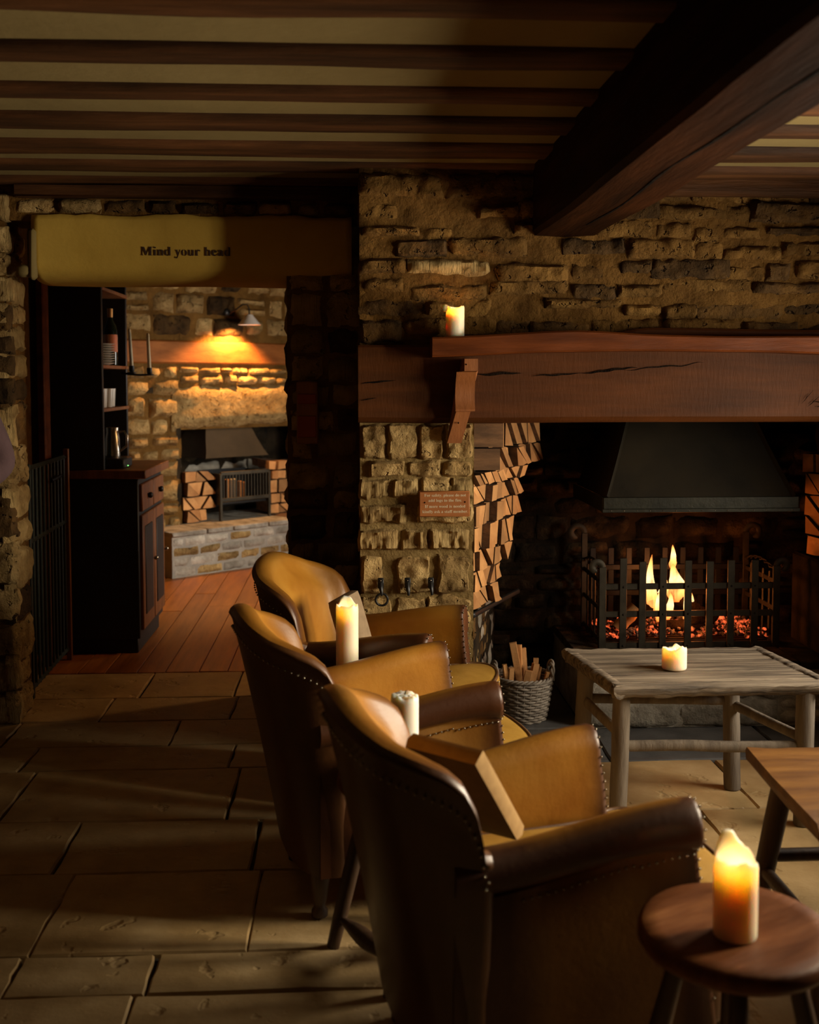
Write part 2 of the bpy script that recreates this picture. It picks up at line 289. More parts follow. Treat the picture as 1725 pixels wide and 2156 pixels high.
# ---------------------------------------------------------------- mesh helpers
class MB:
    def __init__(s):
        s.v, s.f, s.mi = [], [], []

    def add(s, v, f, mi=0):
        o = len(s.v)
        s.v += [tuple(p) for p in v]
        s.f += [tuple(i + o for i in q) for q in f]
        s.mi += [mi] * len(f)

    def box(s, c, size, bev=0.0, rot=None, mi=0):
        hx, hy, hz = size[0] / 2, size[1] / 2, size[2] / 2
        b = min(bev, hx * .9, hy * .9, hz * .9)
        c = Vector(c)
        if b <= 0:
            vs = [Vector((x * hx, y * hy, z * hz)) for x in (-1, 1) for y in (-1, 1) for z in (-1, 1)]
            fs = [(0, 1, 3, 2), (4, 6, 7, 5), (0, 4, 5, 1), (2, 3, 7, 6), (0, 2, 6, 4), (1, 5, 7, 3)]
        else:
            vs, idx = [], {}
            for x in (-1, 1):
                for y in (-1, 1):
                    for z in (-1, 1):
                        for ax in range(3):
                            p = [x * (hx - b), y * (hy - b), z * (hz - b)]
                            p[ax] = (x * hx, y * hy, z * hz)[ax]
                            idx[(x, y, z, ax)] = len(vs); vs.append(Vector(p))
            fs = []
            for ax in range(3):
                a1, a2 = (ax + 1) % 3, (ax + 2) % 3
                for sg in (-1, 1):
                    q = []
                    for s1, s2 in ((-1, -1), (1, -1), (1, 1), (-1, 1)):
                        k = [0, 0, 0]; k[ax] = sg; k[a1] = s1; k[a2] = s2
                        q.append(idx[(*k, ax)])
                    fs.append(tuple(q) if sg > 0 else tuple(reversed(q)))
                for s1 in (-1, 1):
                    for s2 in (-1, 1):
                        k0 = [0, 0, 0]; k0[ax] = -1; k0[a1] = s1; k0[a2] = s2
                        k1 = list(k0); k1[ax] = 1
                        q = (idx[(*k0, a1)], idx[(*k1, a1)], idx[(*k1, a2)], idx[(*k0, a2)])
                        fs.append(q if s1 * s2 < 0 else tuple(reversed(q)))
            for x in (-1, 1):
                for y in (-1, 1):
                    for z in (-1, 1):
                        q = tuple(idx[(x, y, z, a)] for a in range(3))
                        fs.append(q if x * y * z > 0 else tuple(reversed(q)))
        if rot is not None:
            vs = [rot @ p for p in vs]
        s.add([p + c for p in vs], fs, mi)
        return s

    def tube(s, path, radii, n=8, caps=True, closed=False, mi=0, squash=None):
        path = [Vector(p) for p in path]
        if not hasattr(radii, '__len__'):
            radii = [radii] * len(path)
        k = len(path)
        up = None
        rings = []
        for i, p in enumerate(path):
            if closed:
                t = path[(i + 1) % k] - path[i - 1]
            else:
                t = path[min(i + 1, k - 1)] - path[max(i - 1, 0)]
            t = t.normalized() if t.length > 1e-9 else Vector((0, 0, 1))
            if up is None:
                up = Vector((0, 0, 1)) if abs(t.z) < 0.9 else Vector((1, 0, 0))
            a = (up - t * up.dot(t))
            a = a.normalized() if a.length > 1e-6 else t.orthogonal().normalized()
            b = t.cross(a)
            up = a
            sa, sb = squash if squash else (1, 1)
            rings.append([p + (a * math.cos(2 * PI * j / n) * sa + b * math.sin(2 * PI * j / n) * sb) * radii[i] for j in range(n)])
        vs = [q for r in rings for q in r]
        fs = []
        for i in range(k if closed else k - 1):
            i2 = (i + 1) % k
            for j in range(n):
                j2 = (j + 1) % n
                fs.append((i * n + j, i * n + j2, i2 * n + j2, i2 * n + j))
        if caps and not closed:
            fs.append(tuple(reversed(range(n))))
            fs.append(tuple(range((k - 1) * n, k * n)))
        s.add(vs, fs, mi)
        return s

    def lathe(s, prof, n=20, c=(0, 0, 0), mi=0, wob=None):
        vs, fs = [], []
        for i, (r, z) in enumerate(prof):
            for j in range(n):
                a = 2 * PI * j / n
                rr = r if wob is None else r * (1 + wob(a, z))
                vs.append((c[0] + rr * math.cos(a), c[1] + rr * math.sin(a), c[2] + z))
        for i in range(len(prof) - 1):
            for j in range(n):
                j2 = (j + 1) % n
                fs.append((i * n + j, i * n + j2, (i + 1) * n + j2, (i + 1) * n + j))
        if prof[0][0] > 1e-6: fs.append(tuple(reversed(range(n))))
        if prof[-1][0] > 1e-6: fs.append(tuple(range((len(prof) - 1) * n, len(prof) * n)))
        s.add(vs, fs, mi)
        return s

    def grid(s, fn, nu, nv, flip=False, mi=0):
        vs = [fn(i / nu, j / nv) for j in range(nv + 1) for i in range(nu + 1)]
        fs = []
        for j in range(nv):
            for i in range(nu):
                a = j * (nu + 1) + i
                q = (a, a + 1, a + nu + 2, a + nu + 1)
                fs.append(tuple(reversed(q)) if flip else q)
        s.add(vs, fs, mi)
        return s

    def prism(s, poly, axis, length, origin, ex, ez, mi=0, mi_end=None, taper=1.0):
        """poly in (ex, ez) plane at origin, extruded along axis*length."""
        origin, axis, ex, ez = map(Vector, (origin, axis, ex, ez))
        n = len(poly)
        cx = sum(p[0] for p in poly) / n; cz = sum(p[1] for p in poly) / n
        a = [origin + ex * p[0] + ez * p[1] for p in poly]
        b = [origin + axis * length + ex * (cx + (p[0] - cx) * taper) + ez * (cz + (p[1] - cz) * taper) for p in poly]
        fs = [(i, (i + 1) % n, n + (i + 1) % n, n + i) for i in range(n)]
        o = len(s.v)
        s.add(a + b, fs, mi)
        s.add([], [], mi)
        e = mi if mi_end is None else mi_end
        s.f.append(tuple(o + i for i in reversed(range(n)))); s.mi.append(e)
        s.f.append(tuple(o + n + i for i in range(n))); s.mi.append(e)
        return s

    def mesh(s, name, mats, angle=40, fix=True):
        me = bpy.data.meshes.new(name)
        me.from_pydata([tuple(p) for p in s.v], [], s.f)
        for m in (mats if isinstance(mats, (list, tuple)) else [mats]):
            me.materials.append(m)
        me.polygons.foreach_set('material_index', s.mi)
        if fix:
            import bmesh
            bm = bmesh.new(); bm.from_mesh(me)
            bmesh.ops.recalc_face_normals(bm, faces=bm.faces)
            bm.to_mesh(me); bm.free()
        me.polygons.foreach_set('use_smooth', [True] * len(me.polygons))
        if angle < 180:
            me.set_sharp_from_angle(angle=R(angle))
        me.update()
        return me


def link(name, me, parent=None, loc=None, rotz=None):
    o = bpy.data.objects.new(name, me)
    COL.objects.link(o)
    if parent is not None: o.parent = parent
    if loc is not None: o.location = loc
    if rotz is not None: o.rotation_euler = (0, 0, rotz)
    return o


def obj(name, mb, mats, parent=None, angle=40, loc=None, rotz=None, fix=True):
    return link(name, mb.mesh(name, mats, angle, fix), parent, loc, rotz)


def tag(o, label, cat, group=None, kind=None):
    o['label'] = label; o['category'] = cat
    if group: o['group'] = group
    if kind: o['kind'] = kind
    return o


def thing(name, label, cat, loc=(0, 0, 0), rotz=0, group=None):
    o = bpy.data.objects.new(name, None); COL.objects.link(o)
    o.empty_display_size = 0.05
    o.location = loc; o.rotation_euler = (0, 0, rotz)
    return tag(o, label, cat, group)


def struct(name, mb, mats, parent=None, angle=40, fix=True):
    o = obj(name, mb, mats, parent, angle, fix=fix)
    if parent is None: o['kind'] = 'structure'
    return o


def stuff(o):
    o['kind'] = 'stuff'
    return o


CHILD = {}
def dup(root, loc, rotz, label=None, group=None, name=None):
    def cp(o, parent):
        c = o.copy(); COL.objects.link(c)
        if parent is not None: c.parent = parent
        for ch in [k for k in o.children]:
            cp(ch, c)
        return c
    r = cp(root, None)
    r.location = loc; r.rotation_euler = (0, 0, rotz)
    if label: r['label'] = label
    if group: r['group'] = group
    return r


def point_light(name, loc, power, color, radius, parent=None):
    d = bpy.data.lights.new(name, 'POINT'); d.energy = power; d.color = color; d.shadow_soft_size = radius
    o = bpy.data.objects.new(name, d); COL.objects.link(o); o.location = loc
    if parent is not None: o.parent = parent
    return o


def nz(x, y, z, s=1.0):
    return noise.noise(Vector((x * s, y * s, z * s)))


# ---------------------------------------------------------------- masonry
def stone_mesh(w, h, d, res, rough, seed, ribs=False, flat=0.84):
    """A rough faced wall stone; local x across, z up, face towards -y."""
    nx = max(4, min(16, int(w / res))); nv = max(3, min(12, int(h / res)))
    mb = MB()
    rr = random.Random(seed)
    ox, oz = rr.uniform(0, 50), rr.uniform(0, 50)
    k = rr.uniform(0.03, 0.13)
    skew = rr.uniform(-.08, .08); tilt = rr.uniform(-.25, .25) * d
    vs = []
    for j in range(nv + 1):
        for i in range(nx + 1):
            a = -1 + 2 * i / nx; b = -1 + 2 * j / nv
            a2 = a * math.sqrt(1 - k * b * b * .5); b2 = b * math.sqrt(1 - k * a * a * .5)
            x = a2 * w / 2; z = b2 * h / 2 + skew * x * .3
            e = max(abs(a), abs(b))
            edge = max(0.0, (e - flat) / (1 - flat))
            wob = nz(x * 14 + ox, 0, z * 14 + oz)
            x += (wob * .10 + .05 * nz(x * 45 + ox, 1, z * 45)) * min(w, h) * e; z += (nz(x * 14 + oz, 3, z * 14 + ox) * .12 + .06 * nz(x * 45 + oz, 5, z * 45)) * min(w, h) * e
            f = d * (1 - edge ** 2.4) + tilt * a + rough * (nz(x * 22 + ox, 7, z * 22 + oz) + .6 * nz(x * 55 + ox, 9, z * 55 + oz))
            if ribs:
                f += rough * 1.0 * nz(x * 75 + ox, 2, z * 8 + oz) * (1 - edge)
            vs.append((x, -f, z))
    fs = []
    for j in range(nv):
        for i in range(nx):
            q = j * (nx + 1) + i
            fs.append((q, q + 1, q + nx + 2, q + nx + 1))
    rim = [i for i in range(nx + 1)] + [j * (nx + 1) + nx for j in range(1, nv + 1)] + [nv * (nx + 1) + i for i in range(nx - 1, -1, -1)] + [j * (nx + 1) for j in range(nv - 1, 0, -1)]
    o = len(vs)
    for i in rim:
        p = vs[i]; vs.append((p[0], 0.03, p[2]))
    m = len(rim)
    for a in range(m):
        b = (a + 1) % m
        fs.append((rim[b], rim[a], o + a, o + b))
    mb.add(vs, fs)
    return mb


class Frame:
    """A wall frame: point(t, z, out) with t along the wall and out towards the viewer's side."""
    def __init__(s, origin, ang):
        s.o = Vector(origin); s.ang = ang
        s.e = Vector((math.cos(ang), math.sin(ang), 0)); s.n = Vector((math.sin(ang), -math.cos(ang), 0))

    def p(s, t, z, out=0.0):
        q = s.o + s.e * t + s.n * out
        return Vector((q.x, q.y, z))


def put_stone(parent, fr, t, z, w, h, d, mat, res, rough, seed, ribs=False, out=0.0, name='stone'):
    me = stone_mesh(w, h, d, res, rough, seed, ribs).mesh(name, mat, 55, fix=False)
    return link(name, me, parent, fr.p(t, z, out), fr.ang)


def courses(parent, fr, t0, t1, z0, z1, hr, wr, gap, d, mats, res=0.02, rough=0.008, seed=1, ribs=0.0, skip=None, out=0.0):
    rr = random.Random(seed)
    z = z0; n = 0
    while z < z1 - 0.02:
        h = rr.uniform(*hr)
        if z1 - (z + h) < hr[0] * .7: h = z1 - z
        t = t0 - rr.uniform(0, wr[0] * .3) * 0
        while t < t1 - 0.01:
            w = rr.uniform(*wr)
            if t1 - (t + w) < wr[0] * .7: w = t1 - t
            parts = [(z, h)]
            if h > hr[1] * .8 and rr.random() < .22:
                hh = h * rr.uniform(.42, .58); parts = [(z, hh), (z + hh, h - hh)]
            for zz, hh in parts:
                c = (t + w / 2, zz + hh / 2)
                if skip is None or not skip(t, t + w, zz, zz + hh):
                    g = gap * rr.uniform(.6, 1.5)
                    m = rr.choices([q[0] for q in mats], [q[1] for q in mats])[0]
                    rib = rr.random() < ribs
                    if rib and m is M['stone']: m = M['tooled']
                    put_stone(parent, fr, c[0] + rr.uniform(-.3, .3) * gap, c[1] + rr.uniform(-.3, .3) * gap, max(.02, w - g), max(.015, hh - g * .9),
                              d * rr.uniform(.55, 1.35), m, res, rough, rr.randint(0, 10 ** 6), rib, out)
                    n += 1
            t += w
        z += h
    return n


def wall_rects(mb, fr, rects, thick, res=0.05, amp=0.006, out=0.0, seed=0):
    """Solid rectangles of wall with an uneven mortar face; rect = (t0, t1, z0, z1)."""
    for (t0, t1, z0, z1) in rects:
        nu = max(1, int((t1 - t0) / res)); nv = max(1, int((z1 - z0) / res))
        def f(u, v):
            t = t0 + (t1 - t0) * u; z = z0 + (z1 - z0) * v
            o = amp * (nz(t * 7 + seed, z * 12, 1) + .7 * nz(t * 20, z * 30 + seed, 4) + .4 * nz(t * 60, z * 60, 6)) if amp else 0
            return fr.p(t, z, out + o)
        mb.grid(f, nu, nv)
        def bx(t, z, o): return fr.p(t, z, o)
        c = [bx(t, z, o) for o in (out, out - thick) for z in (z0, z1) for t in (t0, t1)]
        mb.add(c, [(4, 6, 7, 5), (0, 4, 5, 1), (2, 3, 7, 6), (0, 2, 6, 4), (1, 5, 7, 3)])
    return mb

# ================================================================ STRUCTURE
CEIL = 2.185
# ---- floor: dark grout bed, flagstones, then boards in the back room
floor = struct('floor', MB().box((0, 2.0, -0.06), (6.4, 6.8, 0.09)), M['grout'])


def flag(x0, x1, y0, y1, rr, mat):
    g = 0.0032
    j = lambda: rr.uniform(-.004, .004)
    P = [(x0 + g + j(), y0 + g + j()), (x1 - g + j(), y0 + g + j()), (x1 - g + j(), y1 - g + j()), (x0 + g + j(), y1 - g + j())]
    top = rr.uniform(-.002, .002); mb = MB(); b = .006
    cx, cy = (x0 + x1) / 2, (y0 + y1) / 2
    vs = []
    ring = []
    for a in range(4):                                    # each side gets two extra points so worn edges wander
        p, q = P[a], P[(a + 1) % 4]
        for k in range(5):
            u = k / 5
            w = rr.uniform(-.004, .004) if k else 0
            ring.append((p[0] + (q[0] - p[0]) * u + w * (q[1] - p[1] != 0), p[1] + (q[1] - p[1]) * u + w))
    n = len(ring)
    def ins(p, d):
        v = Vector((cx - p[0], cy - p[1])); v.normalize()
        return (p[0] + v.x * d, p[1] + v.y * d)
    vs += [(p[0], p[1], -.03) for p in ring]
    vs += [(p[0], p[1], top - b) for p in ring]
    vs += [(*ins(p, b * .9), top) for p in ring]
    fs = []
    for L in range(2):
        for i in range(n):
            k = (i + 1) % n
            fs.append((L * n + i, L * n + k, (L + 1) * n + k, (L + 1) * n + i))
    fs.append(tuple(2 * n + i for i in range(n)))
    mb.add(vs, fs)
    me = mb.mesh('flagstone', mat, 30, fix=False)
    link('flagstone', me, floor)

rr = random.Random(5)
rows = [  # (y0, y1, joints seen in the photograph)
    (-1.2, -0.6, None), (-0.6, 0.05, None), (0.05, 0.7, None), (0.7, 1.35, None), (1.35, 1.95, None),
    (1.95, 2.44, [-2.6, -1.9, -1.15, -0.50, 0.35, 1.1, 1.8, 2.3]),
    (2.44, 2.62, [-2.6, -1.75, -0.80, -0.48, 0.42, 0.95, 1.7, 2.3]),
    (2.62, 3.07, [-2.6, -1.7, -0.79, -0.262, 0.30, 0.92, 1.14, 1.75, 2.3]),
    (3.07, 3.44, [-2.6, -1.85, -0.86, -0.295, 0.38, 1.13, 1.62, 2.3]),
    (3.44, 3.90, [-2.6, -1.95, -1.13, -0.405, -0.02, 0.55, 1.33, 1.9, 2.3]),
    (3.90, 4.16, [-2.6, -1.9, -1.2, -0.45, 0.015]),
    (4.16, 4.47, [-2.6, -1.95, -1.35, -0.71, 0.015]),
    (4.47, 4.80, [-2.2, -1.5, -1.05, -0.51, 0.1]),
    (4.80, 5.22, [-2.2, -1.6, -0.95, -0.53, 0.1]),
]
for y0, y1, js in rows:
    if js is None:
        js = [-2.6]; 
        while js[-1] < 1.9: js.append(js[-1] + rr.uniform(.55, .95))
        js[-1] = 2.3
    for a, b in zip(js, js[1:]):
        flag(a, b, y0, y1, rr, M['flag'])
for a, b in zip([0.46, 0.95, 1.62], [0.95, 1.62, 2.3]):       # slate strip of the hearth
    flag(a, b, 3.90, 4.28, rr, M['slate'])
flag(0.46, 0.93, 4.28, 4.95, rr, M['slate'])

# boards of the back room
ground_back = struct('floor_back', MB().box((-0.5, 7.6, -0.06), (5.0, 4.76, 0.08)), M['grout'])
x = -2.2
while x < 1.2:
    w = rr.uniform(.125, .165); y = 5.222
    if x < 1.0 and x > -1.9:
        while y < 9.6:
            l = min(rr.uniform(.9, 2.2), 9.9 - y)
            mb = MB().box((x + w / 2, y + l / 2, -.011 + rr.uniform(-.0015, .0015)), (w - .004, l - .004, .022), .002)
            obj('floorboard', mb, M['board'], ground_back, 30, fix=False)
            y += l
    x += w

# ---- ceiling with joists and the main beam
ceiling = struct('ceiling', MB().box((0, 1.65, CEIL + .05), (6.4, 5.9, .10)), M['plaster'])


def joist(x0, x1, y, w, depth, seed, mat, parent, name='joist', wav=.008, ceil=None):
    mb = MB(); n = 26; top = CEIL if ceil is None else ceil
    secs = []
    for i in range(n + 1):
        u = i / n; X = x0 + (x1 - x0) * u
        a = wav * nz(X * 1.6, seed, 0); b = wav * nz(X * 1.9, seed, 5); c = wav * .8 * nz(X * 1.7, seed, 9)
        zb = top - depth + c; yn = y - w / 2 + a; yf = y + w / 2 + b
        secs.append([(X, yn, top + .01), (X, yn + .002, zb + .012), (X, yn + .016, zb), (X, yf - .016, zb), (X, yf - .002, zb + .012), (X, yf, top + .01)])
    vs = [p for s_ in secs for p in s_]
    fs = []
    for i in range(n):
        for k in range(5):
            fs.append((i * 6 + k, i * 6 + k + 1, (i + 1) * 6 + k + 1, (i + 1) * 6 + k))
    fs += [(0, 1, 2, 3, 4, 5), tuple(n * 6 + k for k in (5, 4, 3, 2, 1, 0))]
    mb.add(vs, fs)
    return obj(name, mb, mat, parent, 45)

jy = [(-1.0, -.87), (-.6, -.47), (-.22, -.1), (.14, .26), (.5, .62), (.86, .98), (1.22, 1.34), (1.56, 1.68), (1.90, 2.03), (2.25, 2.38),
      (2.61, 2.748), (2.971, 3.095), (3.293, 3.464), (3.658, 3.842), (3.993, 4.149), (4.316, 4.45)]
for i, (y0, y1) in enumerate(jy):
    joist(-2.6, .69, (y0 + y1) / 2, y1 - y0, .020, i * 3.1, M['beam'], ceiling)
LOW = 2.125                                             # the bay right of the main beam hangs lower
obj('plaster_panel', MB().box((1.60, 1.45, LOW + .04), (1.44, 5.1, .08)), M['plaster'], ceiling)
for i, (y0, y1) in enumerate([j for j in jy if j[1] < 2.5] + [(2.50, 2.62), (2.80, 2.93), (3.09, 3.21), (3.38, 3.543), (3.70, 3.852)]):
    joist(.89, 2.3, (y0 + y1) / 2, y1 - y0, .020, i * 3.1 + 40, M['beam'], ceiling, ceil=LOW)
JW = MB().box((-.66, 4.415, 2.142), (1.32, .06, .05), .006)
obj('wall_plate', JW, M['beam'], ceiling)
joist(.80, 2.3, 3.98, .08, .055, 77, M['beam'], ceiling, ceil=LOW)

mb = MB(); n = 40
secs = []
for i in range(n + 1):
    Y = -1.15 + (4.03 + 1.15) * i / n
    a = .010 * nz(Y * 1.3, 3, 0) + .004 * nz(Y * 6, 3, 0); b = .010 * nz(Y * 1.2, 8, 1); c = .008 * nz(Y * 1.4, 11, 2)
    zb = 1.925 + c; xl = .665 + a; xr = .912 + b
    secs.append([(xl + .004, Y, CEIL + .01), (xl, Y, zb + .016), (xl + .014, Y, zb + .001), (xl + .12, Y, zb - .004), (xr - .016, Y, zb + .002), (xr, Y, zb + .02), (xr - .003, Y, CEIL + .01)])
vs = [p for s_ in secs for p in s_]; fs = []
for i in range(n):
    for k in range(6):
        fs.append((i * 7 + k, i * 7 + k + 1, (i + 1) * 7 + k + 1, (i + 1) * 7 + k))
fs += [tuple(range(7)), tuple(n * 7 + k for k in reversed(range(7)))]
mb.add(vs, fs)
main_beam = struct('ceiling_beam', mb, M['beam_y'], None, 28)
# the long drying split along the soffit
mb = MB(); path = []
for i in range(40):
    Y = 1.0 + 2.7 * i / 39
    path.append((.79 + .02 * nz(Y * 2, 1, 1) + .02 * (Y - 2.4) * .3, Y, 1.9215 + .008 * nz(Y * 1.4, 11, 2)))
mb.tube(path, [.003 + .004 * abs(math.sin(i * .4)) for i in range(40)], 5, squash=(.4, 1))
obj('drying_split', mb, M['char'], main_beam)

# ---- the wall with the doorway
BK = Frame((0, 4.445, 0), 0)
wall_back = struct('wall_back', wall_rects(MB(), BK, [(-2.6, -1.372, 0, CEIL), (-.262, .06, 0, CEIL), (-1.372, -.262, 2.03, CEIL)], .235, .04, .007), M['mortar'], angle=180)
ST = [(M['stone'], 6), (M['tooled'], 2), (M['dark_stone'], 2)]
courses(wall_back, BK, -2.6, -1.345, .0, 2.14, (.08, .20), (.18, .34), .012, .024, ST, .014, .013, 11, .35)
# quoins down the reveal of the left pier (they show their side faces in the opening)
REV = Frame((-1.372, 4.43, 0), R(90))
courses(wall_back, REV, .0, .235, .0, 2.0, (.08, .20), (.11, .235), .010, .014, ST, .014, .010, 12, .3)
courses(wall_back, BK, -1.33, .02, 2.052, 2.118, (.06, .075), (.10, .19), .015, .022, [(M['stone'], 1), (M['dark_stone'], 2)], .018, .008, 13)
courses(wall_back, BK, -.258, .03, 0, 1.83, (.08, .15), (.10, .2), .02, .022, ST, .022, .008, 14)
RV2 = Frame((-.262, 4.68, 0), R(-90))
courses(wall_back, RV2, .0, .235, .0, 1.8, (.08, .16), (.10, .22), .02, .014, ST, .03, .008, 15)
# plastered lintel with a soft rolled lower edge
mb = MB(); n = 44
secs = []
prof = [(.0, 2.052), (-.006, 2.046), (-.012, 2.03), (-.014, 1.98), (-.014, 1.90), (-.013, 1.865), (-.006, 1.842), (.010, 1.822), (.04, 1.804), (.08, 1.795), (.16, 1.79), (.23, 1.79)]
for i in range(n + 1):
    X = -1.262 + 1.262 * i / n
    row = []
    for k, (dy, z) in enumerate(prof):
        w = .006 * nz(X * 3.5, z * 4, 2) + .003 * nz(X * 11, z * 9, 2)
        zz = z + (.010 * nz(X * 5, 1, 3) + .006 * nz(X * 16, 1, 3) if k < 2 else .008 * nz(X * 1.7, 2, 6) if k > 5 else 0)
        row.append((X, 4.432 + dy + w * (k < 9), zz))
    row[-1] = (X, 4.665, row[-1][2]); 
    secs.append(row)
m_ = len(prof)
vs = [p for s_ in secs for p in s_]; fs = []
for i in range(n):
    for k in range(m_ - 1):
        fs.append((i * m_ + k, i * m_ + k + 1, (i + 1) * m_ + k + 1, (i + 1) * m_ + k))
for e in (0, n):
    b0 = len(vs); vs += [(secs[e][0][0], 4.665, 2.052)]
    fs.append(tuple([e * m_ + k for k in range(m_)] + [b0]))
mb.add(vs, fs)
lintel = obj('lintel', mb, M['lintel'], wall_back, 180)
mb = MB().box((-1.255, 4.425, 1.895), (.028, .05, .20), .012)
for i, p in enumerate(mb.v): mb.v[i] = (p[0] + .01 * nz(p[2] * 9, 1, 1) - .02 * (1.95 - p[2]), p[1], p[2])
mb.box((-1.292, 4.428, 1.83), (.06, .05, .05), .014)
obj('lintel_edge', mb, M['plaster'], wall_back, 60)


def serif(s_):
    o = ''
    for ch in s_:
        if 'a' <= ch <= 'z': o += chr(0x1D41A + ord(ch) - 97)
        elif 'A' <= ch <= 'Z': o += chr(0x1D400 + ord(ch) - 65)
        else: o += ch
    return o


def lettering(name, text, width, loc, mat, parent, thin=-.014, thick=.0006, align='CENTER'):
    c = bpy.data.curves.new(name, 'FONT'); c.body = serif(text); c.offset = thin; c.extrude = .01
    c.align_x = align; c.resolution_u = 3
    tmp = bpy.data.objects.new(name, c)
    me = bpy.data.meshes.new_from_object(tmp)
    xs = [v.co.x for v in me.vertices]; w = max(xs) - min(xs); cx = (max(xs) + min(xs)) / 2
    k = width / w
    for v in me.vertices:
        v.co = ((v.co.x - cx) * k, -v.co.z * thick / .01, v.co.y * k)
    me.materials.clear(); me.materials.append(mat)
    bpy.data.objects.remove(tmp)
    return link(name, me, parent, loc)

lettering('lettering', 'Mind your head', .352, (-.657, 4.4155, 1.892), M['ink'], wall_back, thin=-.0135, thick=.004)

# ---- fireplace wall (chimney breast): pillar, masonry over the beam, inglenook
BR = Frame((0, 4.03, 0), 0)
wall_fireplace = struct('wall_fireplace', wall_rects(MB(), BR, [(2.15, 2.24, 0, 1.26), (.028, 2.24, 1.255, CEIL)], .10, .02, .013, seed=3), M['mortar'], angle=180)
obj('pillar_core', wall_rects(MB(), BR, [(.028, .450, 0, 1.26)], .11, .018, .007, seed=4, out=.008), M['pillar_mortar'], wall_fireplace, 180)
# pillar stones, coursed as in the photograph: (z0, z1, [x joints], ribbed?)
pillar = [
    (1.105, 1.238, [.03, .128, .245, .34, .445], [0, 0, 0, 0]),
    (1.040, 1.105, [.06, .20, .33, .445], [0, 0, 0]),
    (.962, 1.040, [.022, .145, .25, .36, .45], [1, 1, 0, 1]),
    (.868, .944, [.02, .20, .235, .45], [1, 0, 0]),
    (.768, .852, [.018, .175, .285, .438], [1, 1, 1]),
    (.605, .752, [.03, .115, .16, .29, .31, .442], [0, 0, 0, 0, 0]),
    (.44, .595, [.022, .15, .27, .44], [0, 0, 0]),
    (.30, .43, [.022, .12, .30, .44], [0, 0, 0]),
    (.15, .29, [.022, .18, .33, .44], [0, 0, 0]),
    (.0, .14, [.022, .14, .28, .44], [0, 0, 0]),
]
rr = random.Random(21)
for z0, z1, js, rb in pillar:
    for a, b, q in zip(js, js[1:], rb):
        if b - a < .05: continue
        m = M['tooled'] if q else M['stone']
        put_stone(wall_fireplace, BR, (a + b) / 2, (z0 + z1) / 2, b - a - .003, z1 - z0 - .002, .026 * rr.uniform(.8, 1.3), m, .010, .014, rr.randint(0, 10 ** 6), bool(q))
# above the mantel: heavily buttered, stones darker towards the right
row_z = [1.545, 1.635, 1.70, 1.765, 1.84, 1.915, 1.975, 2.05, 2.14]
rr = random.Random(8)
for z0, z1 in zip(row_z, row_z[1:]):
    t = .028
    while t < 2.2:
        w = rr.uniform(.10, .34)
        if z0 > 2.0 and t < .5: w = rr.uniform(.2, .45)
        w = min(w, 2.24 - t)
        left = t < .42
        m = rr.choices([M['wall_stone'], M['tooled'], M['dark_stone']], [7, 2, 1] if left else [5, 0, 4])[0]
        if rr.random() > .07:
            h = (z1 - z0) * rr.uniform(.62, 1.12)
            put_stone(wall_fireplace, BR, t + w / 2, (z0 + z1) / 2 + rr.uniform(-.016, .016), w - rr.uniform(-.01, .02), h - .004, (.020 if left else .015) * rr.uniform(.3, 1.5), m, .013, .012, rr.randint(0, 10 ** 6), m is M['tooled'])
        t += w
# return of the breast towards the doorway, and roof of the inglenook
SIDE = Frame((.028, 4.46, 0), R(-90))
struct('wall_fireplace_return', wall_rects(MB(), SIDE, [(0, .43, 0, CEIL)], .05, .05, .006), M['mortar'], angle=180)
mb = MB()
IB = Frame((.3, 4.97, 0), 0)
wall_rects(mb, IB, [(-.2, 2.4, 0, 1.9)], .1, .06, .012, seed=9)
IL = Frame((.50, 4.97, 0), R(-90))
IL2 = Frame((.46, 4.13, 0), R(77))     # splayed left side behind the log stack
wall_rects(mb, IL2, [(0, .95, 0, 1.9)], .05, .06, .012, seed=10, out=-.0)
IR = Frame((2.14, 4.97, 0), R(-90))
mbr = MB()
inglenook = struct('wall_inglenook', mb, M['soot_mortar'], angle=180)
courses(inglenook, IB, .30, 1.95, .0, 1.5, (.06, .13), (.12, .30), .016, .028, [(M['soot_stone'], 1)], .03, .010, 31)
IR = Frame((2.16, 4.12, 0), R(90))
mb = MB(); wall_rects(mb, Frame((2.15, 4.97, 0), R(-90)), [(0, .86, 0, 1.9)], .05, .08, .01)
mb.box((2.04, 4.40, .46), (.24, .50, .39), .01)
struct('wall_inglenook_right', mb, M['soot_mortar'], angle=30)
courses(inglenook, Frame((.452, 4.118, 0), R(77)), .0, .80, 0, .49, (.09, .15), (.08, .14), .008, .008, [(M['stone'], 1), (M['dark_stone'], 1), (M['grey_stone'], 2)], .02, .008, 33)
struct('ceiling_inglenook', MB().box((1.35, 4.55, 1.93), (2.7, 1.0, .06)), M['soot_mortar'])

# fire beam
mb = MB(); n = 60; secs = []
for i in range(n + 1):
    X = .022 + 2.21 * i / n
    a = .006 * nz(X * 2, 1, 1); c = .004 * nz(X * 2.3, 4, 1)
    zt = 1.530 + .062 * min(1, max(0, (X - .72) / .35)) + .008 * nz(X * 1.4, 7, 7); zb = 1.243 + .006 * nz(X * 1.1, 9, 2)
    secs.append([(X, 4.10, zt), (X, 3.995 + a, zt - .004), (X, 3.988 + a, zt - .012), (X, 3.985 + a + c, 1.42), (X, 3.985 + a, 1.34), (X, 3.987 + a, zb + .022), (X, 4.004 + a, zb + .004), (X, 4.02, zb), (X, 4.13, zb)])
m_ = 9; vs = [p for s_ in secs for p in s_]; fs = []
for i in range(n):
    for k in range(m_ - 1):
        fs.append((i * m_ + k, i * m_ + k + 1, (i + 1) * m_ + k + 1, (i + 1) * m_ + k))
